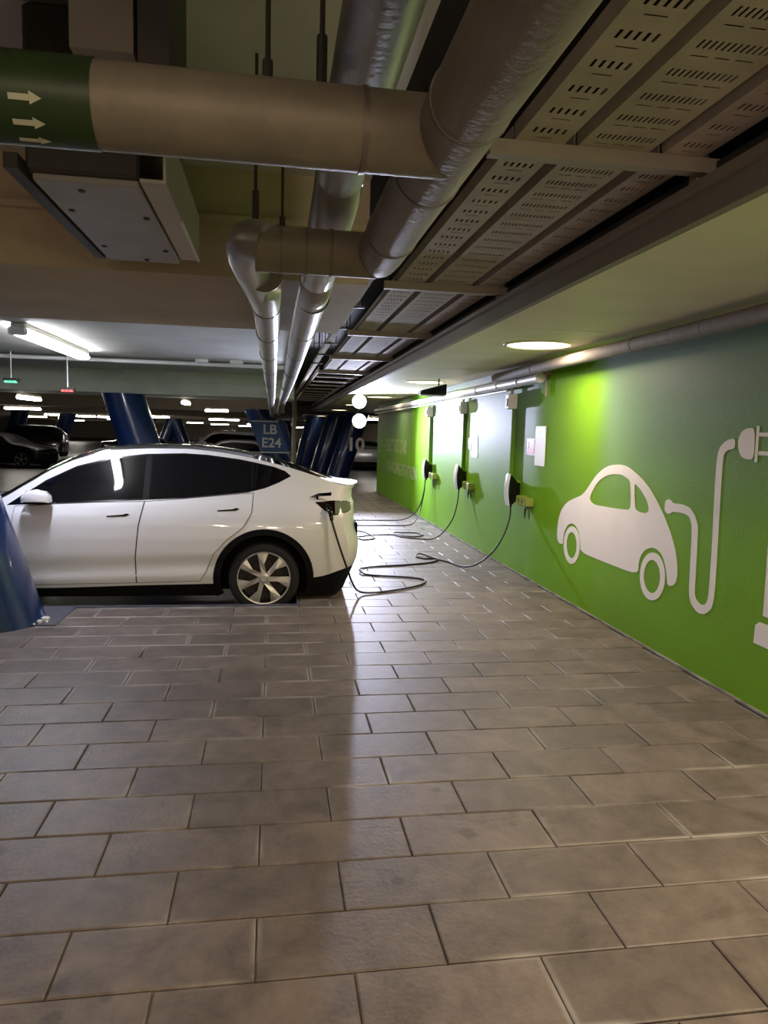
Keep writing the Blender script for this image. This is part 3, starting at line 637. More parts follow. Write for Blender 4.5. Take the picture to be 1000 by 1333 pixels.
# "10" column and neighbours, right of centre
t = column('leaning_column', 2.72, 30.0, .46, .30, 'leaning blue column marked 10 under the blinding lamp', top=3.4, m='blue')
o = text_mesh('number', '10', 'white', .75, (3.02, 29.46, 1.0), (PI / 2, 0, 0), depth=.006, parent=t, off=.02); o['kind'] = 'stuff'
column('leaning_column', 2.05, 31.5, .46, .30, 'leaning dark blue column just left of the column marked 10', top=3.4)
column('leaning_column', 1.55, 38, .46, .26, 'slim looking leaning blue column, leftmost of the cluster by the lamp', top=3.4)
column('steel_post', .60, 20.5, .07, .0, 'pale upright steel post right of the LB E24 sign', top=3.4, m='lagging', n=16)
for k, (x, l) in enumerate(((-8.6, .36), (-6.7, -.34), (-10.3, .34))):
    column('leaning_column', x, 58, .5, l, ('left', 'right', 'outer left')[k] + ' of the small far leaning columns right of the thick blue column')
for k, (x, y, l, lb) in enumerate(((-15.4, 45, .3, 'far blue column over the minivan roof at left'), (-17.6, 45, -.25, 'far blue column left of the minivan at the left edge'), (-13.6, 48, .32, 'far blue column leaning right between minivan and thick column'), (1.6, 52, -.3, 'far blue column right of the LB E24 sign'))):
    column('leaning_column', x, y, .47, l, lb)

# ================================================================ CARS
def Wd(x, z, P):
    wz = interp(z, [.1, .2, .3, .45, .6, .75, .88, .96, 1.02, 1.08, 1.5, 1.7], P.get('wz', [.86, .90, .935, .955, .960, .955, .94, .92, .895, .865, .60, .46]))
    if z > .9 and 'zs' in P: wz = interp(.9 + (z - .9) * P['zs'], [.88, .96, 1.02, 1.08, 1.5, 1.7], [.94, .92, .895, .865, .60, .46])
    p = smooth_i(x, [-3.6, -3.4, -3.0, -2.5, -.3, .2, .5, .7, .80], [.82, .90, .965, 1, 1, .99, .965, .925, .885])
    g = smooth_i(x, [-2.9, -2.2, -1.2, -.2, .3, .8], [.85, .92, 1, 1, .96, .90])
    k = min(max((z - .95) / .3, 0), 1)
    if 'scallop' in P and -2.6 < x < -.2:
        zc_ = .47 + .03 * (x + 1.2); e = min(1, (x + 2.6) / .3, (-.2 - x) / .3)
        wz += e * (-.014 * math.exp(-((z - zc_) / .075) ** 2) + .008 * math.exp(-((z - zc_ + .10) / .05) ** 2))
    return wz * p * (1 + (g - 1) * k)
def Ws(x, z, P):
    """half width including the rounded rear corner"""
    xl = P['xr'](z) - .17
    if x <= xl: return Wd(min(x, .80), z, P)
    return Wd(min(xl, .80), z, P) * max(1 - (x - xl) / .17, .0) ** (1 / 3.5)
def skin(name, poly, P, off, m, parent, side=-1, thick=0.0, step=.05, holes=(), label=None, f=None):
    loops = [[Vector((p[0], p[1], 0)) for p in poly]] + [[Vector((p[0], p[1], 0)) for p in h] for h in holes]
    tri = tessellate_polygon(loops); vs = [v for l in loops for v in l]
    bm = bmesh.new(); bv = [bm.verts.new(v) for v in vs]
    for t_ in tri:
        try: bm.faces.new([bv[i] for i in t_])
        except ValueError: pass
    xs = [v.x for v in vs]; zs = [v.y for v in vs]
    for ax, lo, hi in ((0, min(xs), max(xs)), (1, min(zs), max(zs))):
        q = math.floor(lo / step) * step
        while q < hi:
            co = Vector((q, 0, 0)) if ax == 0 else Vector((0, q, 0)); no = Vector((1, 0, 0)) if ax == 0 else Vector((0, 1, 0))
            bmesh.ops.bisect_plane(bm, geom=bm.verts[:] + bm.edges[:] + bm.faces[:], plane_co=co, plane_no=no, dist=1e-5)
            q += step
    F = f or (lambda x, z: Ws(x, z, P))
    for v in bm.verts:
        x, z = v.co.x, v.co.y; v.co = Vector((x, side * (F(x, z) + off), z))
    for fc in bm.faces: fc.smooth = True
    bmesh.ops.recalc_face_normals(bm, faces=bm.faces)
    if sum(fc.normal.y for fc in bm.faces) * side < 0: bmesh.ops.reverse_faces(bm, faces=bm.faces)
    if thick:
        be = [e for e in bm.edges if len(e.link_faces) == 1]
        r = bmesh.ops.extrude_edge_only(bm, edges=be)
        for v in [g for g in r['geom'] if isinstance(g, bmesh.types.BMVert)]: v.co.y -= side * thick
        for fc in [g for g in r['geom'] if isinstance(g, bmesh.types.BMFace)]: fc.smooth = False
        for e in be: e.smooth = False
    me = bpy.data.meshes.new(name); bm.to_mesh(me); bm.free(); me.materials.append(M[m])
    o = bpy.data.objects.new(name, me); C.objects.link(o); o.parent = parent
    if label: o['label'] = label
    return o

def shell(P, t, paint):
    E, ZW, CR = P['E'], P['ZW'], P['crown']
    res = P.get('res', 1)
    xg = P['glass_x']
    x0s = sorted(set([round(-3.57 + 4.38 * k / (90 // res), 3) for k in range(90 // res + 1)] + list(xg)))
    nt_, nc = 26 // res, 12 // res
    ts = [0, .0] + [k / nt_ for k in range(1, nt_ + 1)]
    V = {}; verts = []; fcs = []; mi = []
    def vid(p):
        k = (round(p[0], 5), round(p[1], 5), round(p[2], 5))
        if k not in V: V[k] = len(verts); verts.append(p)
        return V[k]
    def rowz(x0, j): return .17 + P.get('lift', 0) if j == 0 else ZW(x0) + (E(x0) - ZW(x0)) * (j - 1) / nt_
    def sx(x0, z):
        x = x0
        if x0 > .3: x += (P['xr'](z) - .17 - .81) * ((x0 - .3) / .51) ** 2
        if x0 < -2.9: x += (P['xf'](z) + .25 + 3.57) * ((-2.9 - x0) / .67) ** 2
        return x
    nr = nt_ + 2
    def side(i, j, s):
        x0 = x0s[i]; z = rowz(x0, j); x = sx(x0, z); return vid((x, s * Wd(min(x, .80), z, P), z))
    def cv(i, j, c, s):      # c in 0..nc : 0 at the side, nc at the centre ; used by top (j=nr-1) and bottom (j=0) and caps
        x0 = x0s[i]; z = rowz(x0, j); x = sx(x0, z); fr = 1 - c / nc; w_ = Wd(min(x, .80), z, P)
        tt = max(j - 1, 0) / nt_
        zz = z + CR(x0) * (1 - fr * fr) * tt ** 3
        if i == len(x0s) - 1: x += .17 * (1 - fr ** 3.5)
        if i == 0: x -= .25 * (1 - fr ** 2.6)
        elif i != len(x0s) - 1 and j == nr - 1:
            a = max(0, (x0 - .45) / .36); x += .17 * (1 - fr ** 3.5) * a ** 2 if a > 0 else 0
            a = max(0, (-3.0 - x0) / .57); x -= .25 * (1 - fr ** 2.6) * a ** 2
            wb = P['wbow']; q = max(0, 1 - abs(x0 - wb) / .9); x -= .10 * (1 - fr * fr) * q
        return vid((x, s * w_ * fr, zz))
    def quad(a, b, c, d, k):
        f_ = []
        for q in (a, b, c, d):
            if q not in f_: f_.append(q)
        if len(f_) > 2: fcs.append(tuple(f_)); mi.append(k)
    n = len(x0s)
    for s in (-1, 1):
        for i in range(n - 1):
            for j in range(nr - 1): quad(side(i, j, s), side(i + 1, j, s), side(i + 1, j + 1, s), side(i, j + 1, s), 1 if j == 0 else 0)
            for c in range(nc):
                xm = (x0s[i] + x0s[i + 1]) / 2
                g_ = 2 if xg[0] < xm < xg[-1] else 0
                if P.get('roof_paint') and xg[1] < xm < xg[2]: g_ = 0
                quad(cv(i, nr - 1, c, s), cv(i + 1, nr - 1, c, s), cv(i + 1, nr - 1, c + 1, s), cv(i, nr - 1, c + 1, s), g_)
                quad(cv(i, 0, c, s), cv(i + 1, 0, c, s), cv(i + 1, 0, c + 1, s), cv(i, 0, c + 1, s), 1)
        for i in (0, n - 1):
            for j in range(nr - 1):
                for c in range(nc): quad(cv(i, j, c, s), cv(i, j + 1, c, s), cv(i, j + 1, c + 1, s), cv(i, j, c + 1, s), 1 if j == 0 else 0)
    me = bpy.data.meshes.new('shell'); me.from_pydata(verts, [], fcs)
    for q in (paint, 'trim', 'roofglass', 'trim'): me.materials.append(M[q])
    for p_, k in zip(me.polygons, mi): p_.material_index = k
    bm = bmesh.new(); bm.from_mesh(me); bmesh.ops.recalc_face_normals(bm, faces=bm.faces); bm.to_mesh(me); bm.free()
    o = bpy.data.objects.new('shell', me); C.objects.link(o)
    cut = MB()
    for ax in (0.0, P['front_axle']):
        for s in (-1, 1):
            ra = P['arch']; y0, y1 = sorted((s * .60, s * 1.15)); nn = 48; vs = []
            for y in (y0, y1): vs += [(ax + ra * math.cos(2 * PI * k / nn), y, P['wheel_z'] + ra * math.sin(2 * PI * k / nn)) for k in range(nn)]
            cut.add(vs, [(k, (k + 1) % nn, nn + (k + 1) % nn, nn + k) for k in range(nn)] + [tuple(reversed(range(nn))), tuple(nn + k for k in range(nn))])
    co = cut.build('cutter', 'trim')
    md = o.modifiers.new('b', 'BOOLEAN'); md.operation = 'DIFFERENCE'; md.solver = 'EXACT'; md.object = co
    dg = bpy.context.evaluated_depsgraph_get(); dg.update()
    m2 = bpy.data.meshes.new_from_object(o.evaluated_get(dg))
    bpy.data.objects.remove(o); bpy.data.objects.remove(co)
    # faces born on the cutter surface -> arch lining
    names = [(m_.name if m_ else '') for m_ in m2.materials]
    for p_ in m2.polygons:
        c = p_.center; 
        for ax in (0.0, P['front_axle']):
            d = math.hypot(c.x - ax, c.z - P['wheel_z'])
            if d < P['arch'] + .002: p_.material_index = 1 if p_.material_index == 1 and d > P['arch'] - .01 and abs(p_.normal.y) > .5 else 3
            if d < P['arch'] - .01: p_.material_index = 3
    jobs = [(0, 'body', paint, None), (1, 'lower_cladding', 'trim', None), (3, 'wheel_arch', 'trim', (-9, -1.4)), (3, 'wheel_arch', 'trim', (-1.4, 9))]
    jobs += [(2, 'windscreen', 'roofglass', (-9, -1)), (2, 'rear_window', 'roofglass', (-1, 9))] if P.get('roof_paint') else [(2, 'roof_glass', 'roofglass', None)]
    for k, nm, m_, rg in jobs:
        bm = bmesh.new(); bm.from_mesh(m2)
        bmesh.ops.delete(bm, geom=[f_ for f_ in bm.faces if f_.material_index != k or (rg and not rg[0] <= f_.calc_center_median().x < rg[1])], context='FACES')
        if not bm.faces: bm.free(); continue
        for f_ in bm.faces: f_.smooth = True; f_.material_index = 0
        for e in bm.edges:
            if len(e.link_faces) == 2 and e.link_faces[0].normal.angle(e.link_faces[1].normal, 0) > math.radians(32): e.smooth = False
        me = bpy.data.meshes.new(nm); bm.to_mesh(me); bm.free(); me.materials.clear(); me.materials.append(M[m_])
        ob = bpy.data.objects.new(nm, me); C.objects.link(ob); ob.parent = t
def wheel(P, t, x, s, hub_m='rim', spokes=7):
    r = P['tyre_r']; yo = s * (P['wheel_y']); zc = P['wheel_z']
    ax = (0, s, 0)
    tr_ = MB().lathe([(r - .095, -.20), (r - .02, -.20), (r - .004, -.175), (r, -.14), (r, -.06), (r - .006, -.03), (r - .02, -.008), (r - .05, .0), (r - .085, -.004), (r - .09, -.02), (r - .092, -.10)], (x, yo, zc), ax, 48).build('wheel', 'rubber', t, smooth=45, local=True, label='black tyre with seven spoke silver wheel')
    rr_ = r - .088
    MB().lathe([(rr_ - .002, -.004), (rr_ - .006, .002), (rr_ - .014, .0), (rr_ - .018, -.012)], (x, yo, zc), ax, 48).build('rim', hub_m, tr_, smooth=40, local=True)
    MB().lathe([(rr_, -.02), (rr_ - .02, -.14), (0, -.15)], (x, yo, zc), ax, 32).build('wheel_barrel', 'rimdark', tr_, smooth=40, local=True)
    MB().lathe([(.17, -.10), (.17, -.085), (.06, -.085), (0, -.08)], (x, yo, zc), ax, 32).build('brake_disc', 'caliper', tr_, smooth=30, local=True)
    for k in range(spokes):
        a = 2 * PI * k / spokes + PI / 2 + .05
        def pt(rad, an, h): return (x + rad * math.cos(a + an), yo + s * h, zc + rad * math.sin(a + an))
        ro = rr_ - .010
        o_ = [pt(.05, -.55, -.010), pt(.05, .45, -.010), pt(ro * .55, .26, -.014), pt(ro, .23, -.010), pt(ro + .002, .0, -.006), pt(ro, -.22, -.012), pt(ro * .55, -.05, .002)]
        i_ = [(p[0], p[1] - s * .022, p[2]) for p in o_]; n = 7
        MB().add(o_ + i_, [(0, 1, 2, 6), (6, 2, 3, 4), (6, 4, 5)] + [(k_, (k_ + 1) % n, n + (k_ + 1) % n, n + k_) for k_ in range(n)] + [(n + 6, n + 2, n + 1, n), (n + 4, n + 3, n + 2, n + 6), (n + 5, n + 4, n + 6)]).build('spoke', hub_m, tr_, local=True)
    MB().lathe([(.055, -.02), (.052, .0), (.03, .008), (.028, .003), (0, .003)], (x, yo, zc), ax, 20).build('hub_cap', hub_m, tr_, smooth=30, local=True)
    return tr_
def build_car(name, label, loc, rz, P, paint, detail=0, group=None):
    t = thing(name, label, 'car', loc, rz, group)
    shell(P, t, paint)
    for ax in (0.0, P['front_axle']):
        for s in (-1, 1): wheel(P, t, ax, s, spokes=7 if detail else 5)
    for s in (-1, 1):
        poly = P['dlo']
        skin('window_frame', P['dlo_out'], P, .002, 'black_gloss', t, s, step=.1 if not detail else .05)
        for pl in P['panes']: skin('side_window', pl, P, .005, 'glass', t, s, step=.1 if not detail else .05)
        skin('tail_light', P['tail_poly'], P, .004, 'lamp_red', t, s, step=.04)
        skin('headlamp', P['head_poly'], P, .004, 'headlamp', t, s, step=.1)
        # mirror
        mx, mz = P['mirror']
        mb = MB(); yy = Wd(mx, mz, P)
        prof = [(-.13, -.03), (-.13, .02), (-.09, .075), (0, .09), (.08, .075), (.125, .03), (.13, -.03)]
        for q, (dy, sc) in enumerate(((.06, .7), (.09, .95), (.16, 1.0), (.22, .9), (.245, .6))):
            mb.v += [(mx + p[0] * sc, s * (yy + dy), mz + p[1] * sc) for p in prof]
        for q in range(4): mb.f += [(q * 7 + k, q * 7 + (k + 1) % 7, q * 7 + 7 + (k + 1) % 7, q * 7 + 7 + k) for k in range(7)]
        mb.f += [tuple(range(7)), tuple(range(28, 35))]; mb.mi = [0] * len(mb.f)
        mr_ = mb.build('mirror', paint, t, smooth=50, local=True)
        yb = sorted((s * (yy - .02), s * (yy + .2)))
        MB().box((mx - .10, yb[0], mz - .045), (mx + .10, yb[1], mz - .025)).build('mirror_base', 'trim', mr_, local=True)
    return t

def fn(xs, ys): return lambda x: smooth_i(x, xs, ys)
def shrink(poly, d):
    """inset a polygon by d"""
    n = len(poly); out = []; ar = sum(poly[i][0] * poly[(i + 1) % n][1] - poly[(i + 1) % n][0] * poly[i][1] for i in range(n))
    sg_ = 1 if ar > 0 else -1
    for i in range(n):
        a = Vector(poly[i - 1]); b = Vector(poly[i]); c = Vector(poly[(i + 1) % n])
        n1 = Vector((-(b - a).y, (b - a).x)).normalized(); n2 = Vector((-(c - b).y, (c - b).x)).normalized()
        m_ = (n1 + n2); m_ = m_ / max(m_.dot(n1), .5) if m_.length > 1e-6 else n1
        out.append(tuple(b + m_ * d * sg_))
    return out
EV = dict(
    E=fn([-3.60, -3.4, -3.1, -2.8, -2.52, -2.256, -2.04, -1.81, -1.455, -1.1, -.81, -.58, -.26, .09, .395, .62, .76, .82],
         [.76, .86, .96, 1.02, 1.075, 1.238, 1.38, 1.487, 1.575, 1.60, 1.603, 1.59, 1.549, 1.476, 1.395, 1.32, 1.268, 1.262]),
    ZW=fn([-3.6, -2.1, -1.2, -.46, 0, .514, .62, .75, .85], [.28, .262, .285, .30, .32, .355, .37, .41, .44]),
    crown=fn([-3.6, -3.0, -2.5, -1.8, -1, -.2, .4, .66, .82], [.05, .06, .05, .05, .038, .04, .03, .015, .02]),
    xr=fn([.15, .30, .42, .50, .62, .72, .80, .92, 1.06, 1.12, 1.20, 1.25, 1.30], [.86, .90, .97, 1.00, 1.012, 1.0, .975, .955, .958, .935, .940, .985, .985]),
    xf=fn([.15, .4, .6, .75, .9], [-3.70, -3.80, -3.82, -3.78, -3.70]),
    glass_x=(-2.52, -1.95, .30, .66), wbow=-2.4, front_axle=-2.89, arch=.487, wheel_z=.352, tyre_r=.355, wheel_y=.945, mirror=(-2.10, 1.115),
    tail_poly=[(.50, 1.105), (.69, 1.119), (.80, 1.112), (.885, 1.10), (.885, 1.02), (.85, 1.0), (.795, .992), (.696, .976), (.60, 1.02)],
    head_poly=[(-3.55, .80), (-3.25, .86), (-3.3, .78), (-3.5, .70)])
dlo = [(-2.40, 1.045), (-1.981, 1.065), (-1.259, 1.103), (-.777, 1.130), (-.166, 1.192), (.004, 1.235), (.14, 1.29), (.262, 1.355), (.20, 1.405), (.089, 1.444), (-.10, 1.484), (-.259, 1.513), (-.581, 1.55), (-.809, 1.56), (-1.165, 1.546), (-1.515, 1.502), (-1.819, 1.415), (-2.091, 1.275), (-2.267, 1.145)]
EV['scallop'] = 1; EV['dlo'] = dlo; EV['dlo_out'] = dlo
def clip(poly, x0, x1):
    def half(pl, xc, keep):
        out = []
        for i in range(len(pl)):
            a, b = pl[i - 1], pl[i]; ia, ib = keep(a[0]), keep(b[0])
            if ia != ib: t = (xc - a[0]) / (b[0] - a[0]); out.append((xc, a[1] + (b[1] - a[1]) * t))
            if ib: out.append(b)
        return out
    return half(half(poly, x0, lambda x: x >= x0), x1, lambda x: x <= x1)
dl = shrink(dlo, .016)
EV['panes'] = [clip(dl, -2.6, -1.17), clip(dl, -1.11, -.14), clip(dl, -.115, .6)]
cw = build_car('electric_car', 'white electric crossover parked side-on while charging, beside the blue column', (-.07, 8.0, -.12), 0, EV, 'carwhite', detail=1)
# doors
fd = [(-2.35, .30), (-1.220, .315), (-1.228, .55), (-1.200, .86), (-1.153, 1.092), (-1.6, 1.078), (-2.0, 1.056), (-2.32, 1.035)]
rd = [(-1.208, .315), (-.62, .33), (-.565, .42), (-.49, .60), (-.37, .735), (-.21, .86), (-.13, 1.0), (-.115, 1.185), (-.40, 1.160), (-.777, 1.122), (-1.141, 1.092), (-1.188, .86), (-1.216, .55)]
for s in (-1, 1):
    for nm, pl in (('front_door', fd), ('rear_door', rd)):
        d_ = skin(nm, pl, EV, .007, 'carwhite', cw, s, thick=.02, step=.03)
        hx_ = (-1.485, -1.282, .962) if nm == 'front_door' else (-.456, -.251, 1.024)
        h = MB(); yy = Ws(hx_[0], hx_[2], EV)
        pr = [(hx_[0], hx_[2] - .012), (hx_[1] - .03, hx_[2] - .004), (hx_[1] + .005, hx_[2] + .012), (hx_[1] - .02, hx_[2] + .022), (hx_[1] - .06, hx_[2] + .010), (hx_[0], hx_[2] - .002)]
        skin('door_handle', pr, EV, .012, 'black_gloss', d_, s, thick=.006, step=.05)
    for pl in (fd, rd): skin('door_gap', shrink(pl, -.006), EV, .0012, 'gap', cw, s, step=.05)
    # wheel arch trim rings
    for ax in (0.0, -2.89):
        mb = MB(); n = 40; vs = []
        for k in range(n + 1):
            a = math.radians(-22 + 224 * k / n)
            for rr_, dy in ((.492, .004), (.492, .012), (.432, .012), (.425, -.04)):
                x = ax + rr_ * math.cos(a); z = .352 + rr_ * math.sin(a); vs.append((x, s * (Wd(min(x, .8), max(z, .2), EV) + dy), z))
        fs = [(4 * k + q, 4 * k + q + 1, 4 * k + q + 5, 4 * k + q + 4) for k in range(n) for q in range(3)]
        mb.add(vs, fs).build('arch_trim', 'trim', cw, smooth=40, local=True)
# clear part of the near tail lamp, open charge flap, rear reflector
skin('reverse_lens', [(.705, 1.112), (.80, 1.108), (.878, 1.094), (.878, 1.03), (.845, 1.008), (.79, 1.0), (.705, .986)], EV, .007, 'lamp_clear', cw, -1, step=.03, label='smoky clear end of the tail lamp')
mb = MB(); y0 = -Ws(.55, 1.16, EV)
a_ = [(.455, 1.150), (.53, 1.190), (.665, 1.205), (.665, 1.168), (.56, 1.160)]
vs = [(x, y0 - .01 - .11 * (z - 1.15) / .06 * .6, z + .0) for x, z in a_] + [(x, y0 - .025 - .11 * (z - 1.15) / .06 * .6, z + .004) for x, z in a_]
mb.add(vs, [(0, 1, 2, 3, 4), (5, 6, 7, 8, 9)] + [(k, (k + 1) % 5, 5 + (k + 1) % 5, 5 + k) for k in range(5)]).build('charge_flap', 'black_gloss', cw, local=True, label='open dark charge port flap')
MB().box((.515, y0 - .03, 1.10), (.535, y0 + .02, 1.17)).build('flap_hinge', 'trim', cw, local=True)
sp = MB(); prof = [(.83, 1.262), (.97, 1.272), (.995, 1.262), (.93, 1.235)]
MB().box((.90, -.50, .72), (.975, .50, .86)).build('number_plate_recess', 'trim', cw, local=True)
for y in (-.18, .05, .28): MB().lathe([(.0, -.0), (.012, 0), (.013, .012), (0, .014)], (-2.9, y, 1.0), (0, 0, 1), 8)
# connector in port
cn = MB().tube([(.62, y0 - .02, 1.055), (.635, y0 - .11, 1.05), (.655, y0 - .16, 1.00), (.665, y0 - .165, .93)], [.034, .028, .024, .018], 12)

# background cars
HB = dict(EV)
HB.update(res=3, roof_paint=True)
SUV = dict(EV); SUV.update(res=3, roof_paint=True,
    E=fn([-3.60, -3.4, -3.1, -2.8, -2.35, -2.0, -1.7, -1.3, -.6, .2, .55, .75, .82], [.95, 1.05, 1.12, 1.16, 1.2, 1.45, 1.66, 1.74, 1.76, 1.74, 1.68, 1.42, 1.30]),
    xr=fn([.15, .5, .9, 1.2, 1.6, 1.8], [.90, .98, 1.0, .96, .90, .86]),
    dlo=None, dlo_out=[(-2.15, 1.2), (.35, 1.24), (.42, 1.4), (.25, 1.6), (-1.3, 1.66), (-1.65, 1.58)], zs=.8,
    glass_x=(-2.35, -1.70, .50, .72), mirror=(-1.95, 1.22))
SUV['panes'] = [clip(shrink(SUV['dlo_out'], .03), -3, -.95), clip(shrink(SUV['dlo_out'], .03), -.88, 1)]
SED = dict(EV); SED.update(res=3, roof_paint=True,
    E=fn([-3.60, -3.4, -3.1, -2.8, -2.4, -2.1, -1.75, -1.3, -.8, -.4, .1, .35, .6, .82], [.74, .82, .90, .94, 1.0, 1.18, 1.36, 1.42, 1.42, 1.38, 1.18, 1.10, 1.08, 1.04]),
    dlo=None, dlo_out=[(-2.15, 1.0), (-.2, 1.02), (-.05, 1.1), (-.5, 1.32), (-1.3, 1.36), (-1.75, 1.30)],
    glass_x=(-2.4, -1.80, -.45, .12), mirror=(-1.9, 1.05), tail_poly=[(.6, .95), (.8, .95), (.88, .95), (.88, .82), (.7, .82)])
SED['panes'] = [clip(shrink(SED['dlo_out'], .03), -3, -1.1), clip(shrink(SED['dlo_out'], .03), -1.04, 1)]
build_car('parked_car', 'black hatchback parked at the far left edge, front wheel visible', (-14.6, 36.5, -.12), PI, SED, 'carblack')
build_car('parked_car', 'black sedan in front of the black minivan at left', (-13.0, 33.6, -.12), PI - .25, SED, 'carblack')
build_car('parked_car', 'tall black minivan parked behind at left', (-12.0, 41.0, -.12), 0, SUV, 'carblack')
build_car('parked_car', 'low dark sedan between the minivan and the thick blue column', (-7.8, 39.0, -.12), PI + .1, SED, 'carblack')
build_car('parked_car', 'white sport utility car beyond the roof, left of the LB E24 sign', (-1.0, 33.0, -.12), 0, SUV, 'carwhite')
build_car('parked_car', 'grey sedan behind the white sport utility car', (-.2, 29.0, -.12), 0, SED, 'carsilver')
build_car('parked_car', 'silver car half hidden behind the end of the green wall', (4.7, 36.5, -.12), -PI / 2, SED, 'carsilver')

# ================================================================ WALL MURAL (flat paint on the wall)
def paint(name, poly, holes=(), m='mural', parent=None, h=.0018):
    loops = [[Vector((p[0], p[1], 0)) for p in poly]] + [[Vector((p[0], p[1], 0)) for p in hl] for hl in holes]
    tri = tessellate_polygon(loops); pts = [v for l in loops for v in l]; n = len(pts)
    vs = [(WX - h - .0016, p.x, p.y) for p in pts] + [(WX + .001, p.x, p.y) for p in pts]
    fs = [tuple(t_) for t_ in tri]; base = 0
    for l in loops:
        k = len(l); fs += [(base + i, base + (i + 1) % k, n + base + (i + 1) % k, n + base + i) for i in range(k)]; base += k
    return MB().add(vs, fs).build(name, m, parent)
BODY = [(7.107, 0.575), (7.199, 0.572), (7.257, 0.609), (7.273, 0.689), (7.262, 0.821), (7.189, 0.942), (7.044, 1.037), (6.864, 1.093), (6.725, 1.128), (6.627, 1.181), (6.536, 1.255), (6.418, 1.349), (6.271, 1.424), (6.126, 1.463), (5.956, 1.476), (5.818, 1.464), (5.682, 1.422), (5.549, 1.371), (5.42, 1.302), (5.292, 1.207), (5.166, 1.094), (5.066, 0.984), (4.988, 0.867), (4.949, 0.758), (4.939, 0.679), (4.952, 0.618), (4.993, 0.582), (5.045, 0.574), (5.069, 0.593), (5.084, 0.661), (5.12, 0.738), (5.172, 0.801), (5.254, 0.829), (5.335, 0.829), (5.426, 0.795), (5.491, 0.734), (5.52, 0.671), (5.519, 0.565), (6.125, 0.561), (6.66, 0.569), (6.673, 0.666), (6.729, 0.764), (6.808, 0.815), (6.902, 0.83), (7.012, 0.796), (7.08, 0.723), (7.107, 0.631)]
WIN1 = [(6.524, 1.117), (6.492, 1.178), (6.377, 1.288), (6.231, 1.354), (6.086, 1.383), (5.917, 1.389), (5.791, 1.361), (5.748, 1.332), (5.726, 1.23), (5.715, 1.127), (5.742, 1.089), (6.045, 1.076), (6.38, 1.068), (6.479, 1.08)]
WIN2 = [(5.675, 1.311), (5.659, 1.325), (5.563, 1.282), (5.455, 1.203), (5.416, 1.145), (5.417, 1.114), (5.464, 1.093), (5.563, 1.092), (5.622, 1.104), (5.646, 1.147)]
RING1 = [(6.686, 0.633), (6.686, 0.584), (6.699, 0.535), (6.724, 0.491), (6.759, 0.454), (6.803, 0.426), (6.853, 0.41), (6.905, 0.408), (6.956, 0.418), (7.003, 0.442), (7.041, 0.477), (7.068, 0.521), (7.082, 0.571), (7.082, 0.623), (7.068, 0.674), (7.041, 0.719), (7.002, 0.756), (6.956, 0.782), (6.905, 0.796), (6.853, 0.796), (6.804, 0.783), (6.76, 0.758), (6.724, 0.724), (6.699, 0.681)]
RING1H = [(6.76, 0.622), (6.759, 0.587), (6.767, 0.553), (6.783, 0.522), (6.805, 0.497), (6.833, 0.478), (6.864, 0.468), (6.897, 0.467), (6.93, 0.475), (6.959, 0.492), (6.983, 0.517), (7.0, 0.548), (7.01, 0.582), (7.01, 0.618), (7.002, 0.653), (6.985, 0.685), (6.962, 0.71), (6.933, 0.728), (6.901, 0.737), (6.868, 0.737), (6.836, 0.728), (6.808, 0.71), (6.785, 0.686), (6.769, 0.655)]
RING2 = [(5.105, 0.635), (5.104, 0.585), (5.116, 0.536), (5.14, 0.49), (5.174, 0.451), (5.216, 0.422), (5.263, 0.404), (5.314, 0.399), (5.363, 0.407), (5.408, 0.429), (5.445, 0.463), (5.471, 0.507), (5.485, 0.557), (5.485, 0.611), (5.471, 0.663), (5.445, 0.71), (5.407, 0.749), (5.363, 0.776), (5.314, 0.791), (5.264, 0.793), (5.217, 0.782), (5.175, 0.758), (5.141, 0.724), (5.117, 0.682)]
RING2H = [(5.173, 0.621), (5.173, 0.586), (5.181, 0.551), (5.196, 0.52), (5.219, 0.493), (5.246, 0.473), (5.278, 0.461), (5.311, 0.458), (5.343, 0.465), (5.372, 0.481), (5.396, 0.505), (5.414, 0.535), (5.423, 0.57), (5.423, 0.607), (5.414, 0.642), (5.398, 0.675), (5.374, 0.701), (5.345, 0.721), (5.313, 0.731), (5.28, 0.732), (5.249, 0.724), (5.221, 0.708), (5.198, 0.684), (5.182, 0.654)]
PLUG = [(4.188, 1.79), (4.269, 1.788), (4.316, 1.765), (4.345, 1.713), (4.339, 1.662), (4.305, 1.604), (4.253, 1.587), (4.176, 1.587)]
BAR = [(4.169, 1.802), (4.147, 1.802), (4.142, 1.572), (4.165, 1.571)]
CABLE = [(5.18, 1.182), (5.177, 1.221), (5.137, 1.243), (5.095, 1.236), (5.07, 1.216), (4.945, 1.221), (4.84, 1.207), (4.771, 1.159), (4.726, 1.093), (4.717, 1.037), (4.707, 0.793), (4.703, 0.59), (4.681, 0.551), (4.618, 0.526), (4.571, 0.535), (4.541, 0.57), (4.532, 0.643), (4.536, 0.951), (4.557, 1.377), (4.558, 1.596), (4.533, 1.664), (4.463, 1.709), (4.381, 1.722), (4.376, 1.652), (4.444, 1.643), (4.484, 1.618), (4.493, 1.571), (4.489, 1.314), (4.474, 0.933), (4.468, 0.629), (4.489, 0.526), (4.569, 0.464), (4.658, 0.463), (4.738, 0.509), (4.771, 0.575), (4.78, 0.779), (4.79, 1.07), (4.831, 1.138), (4.91, 1.158), (5.07, 1.152), (5.095, 1.132), (5.137, 1.128), (5.176, 1.151)]
def chaikin(p, n=2):
    for _ in range(n):
        q = []
        for i in range(len(p)):
            a, b = p[i], p[(i + 1) % len(p)]; q += [(a[0] * .8 + b[0] * .2, a[1] * .8 + b[1] * .2), (a[0] * .2 + b[0] * .8, a[1] * .2 + b[1] * .8)]
        p = q
    return p
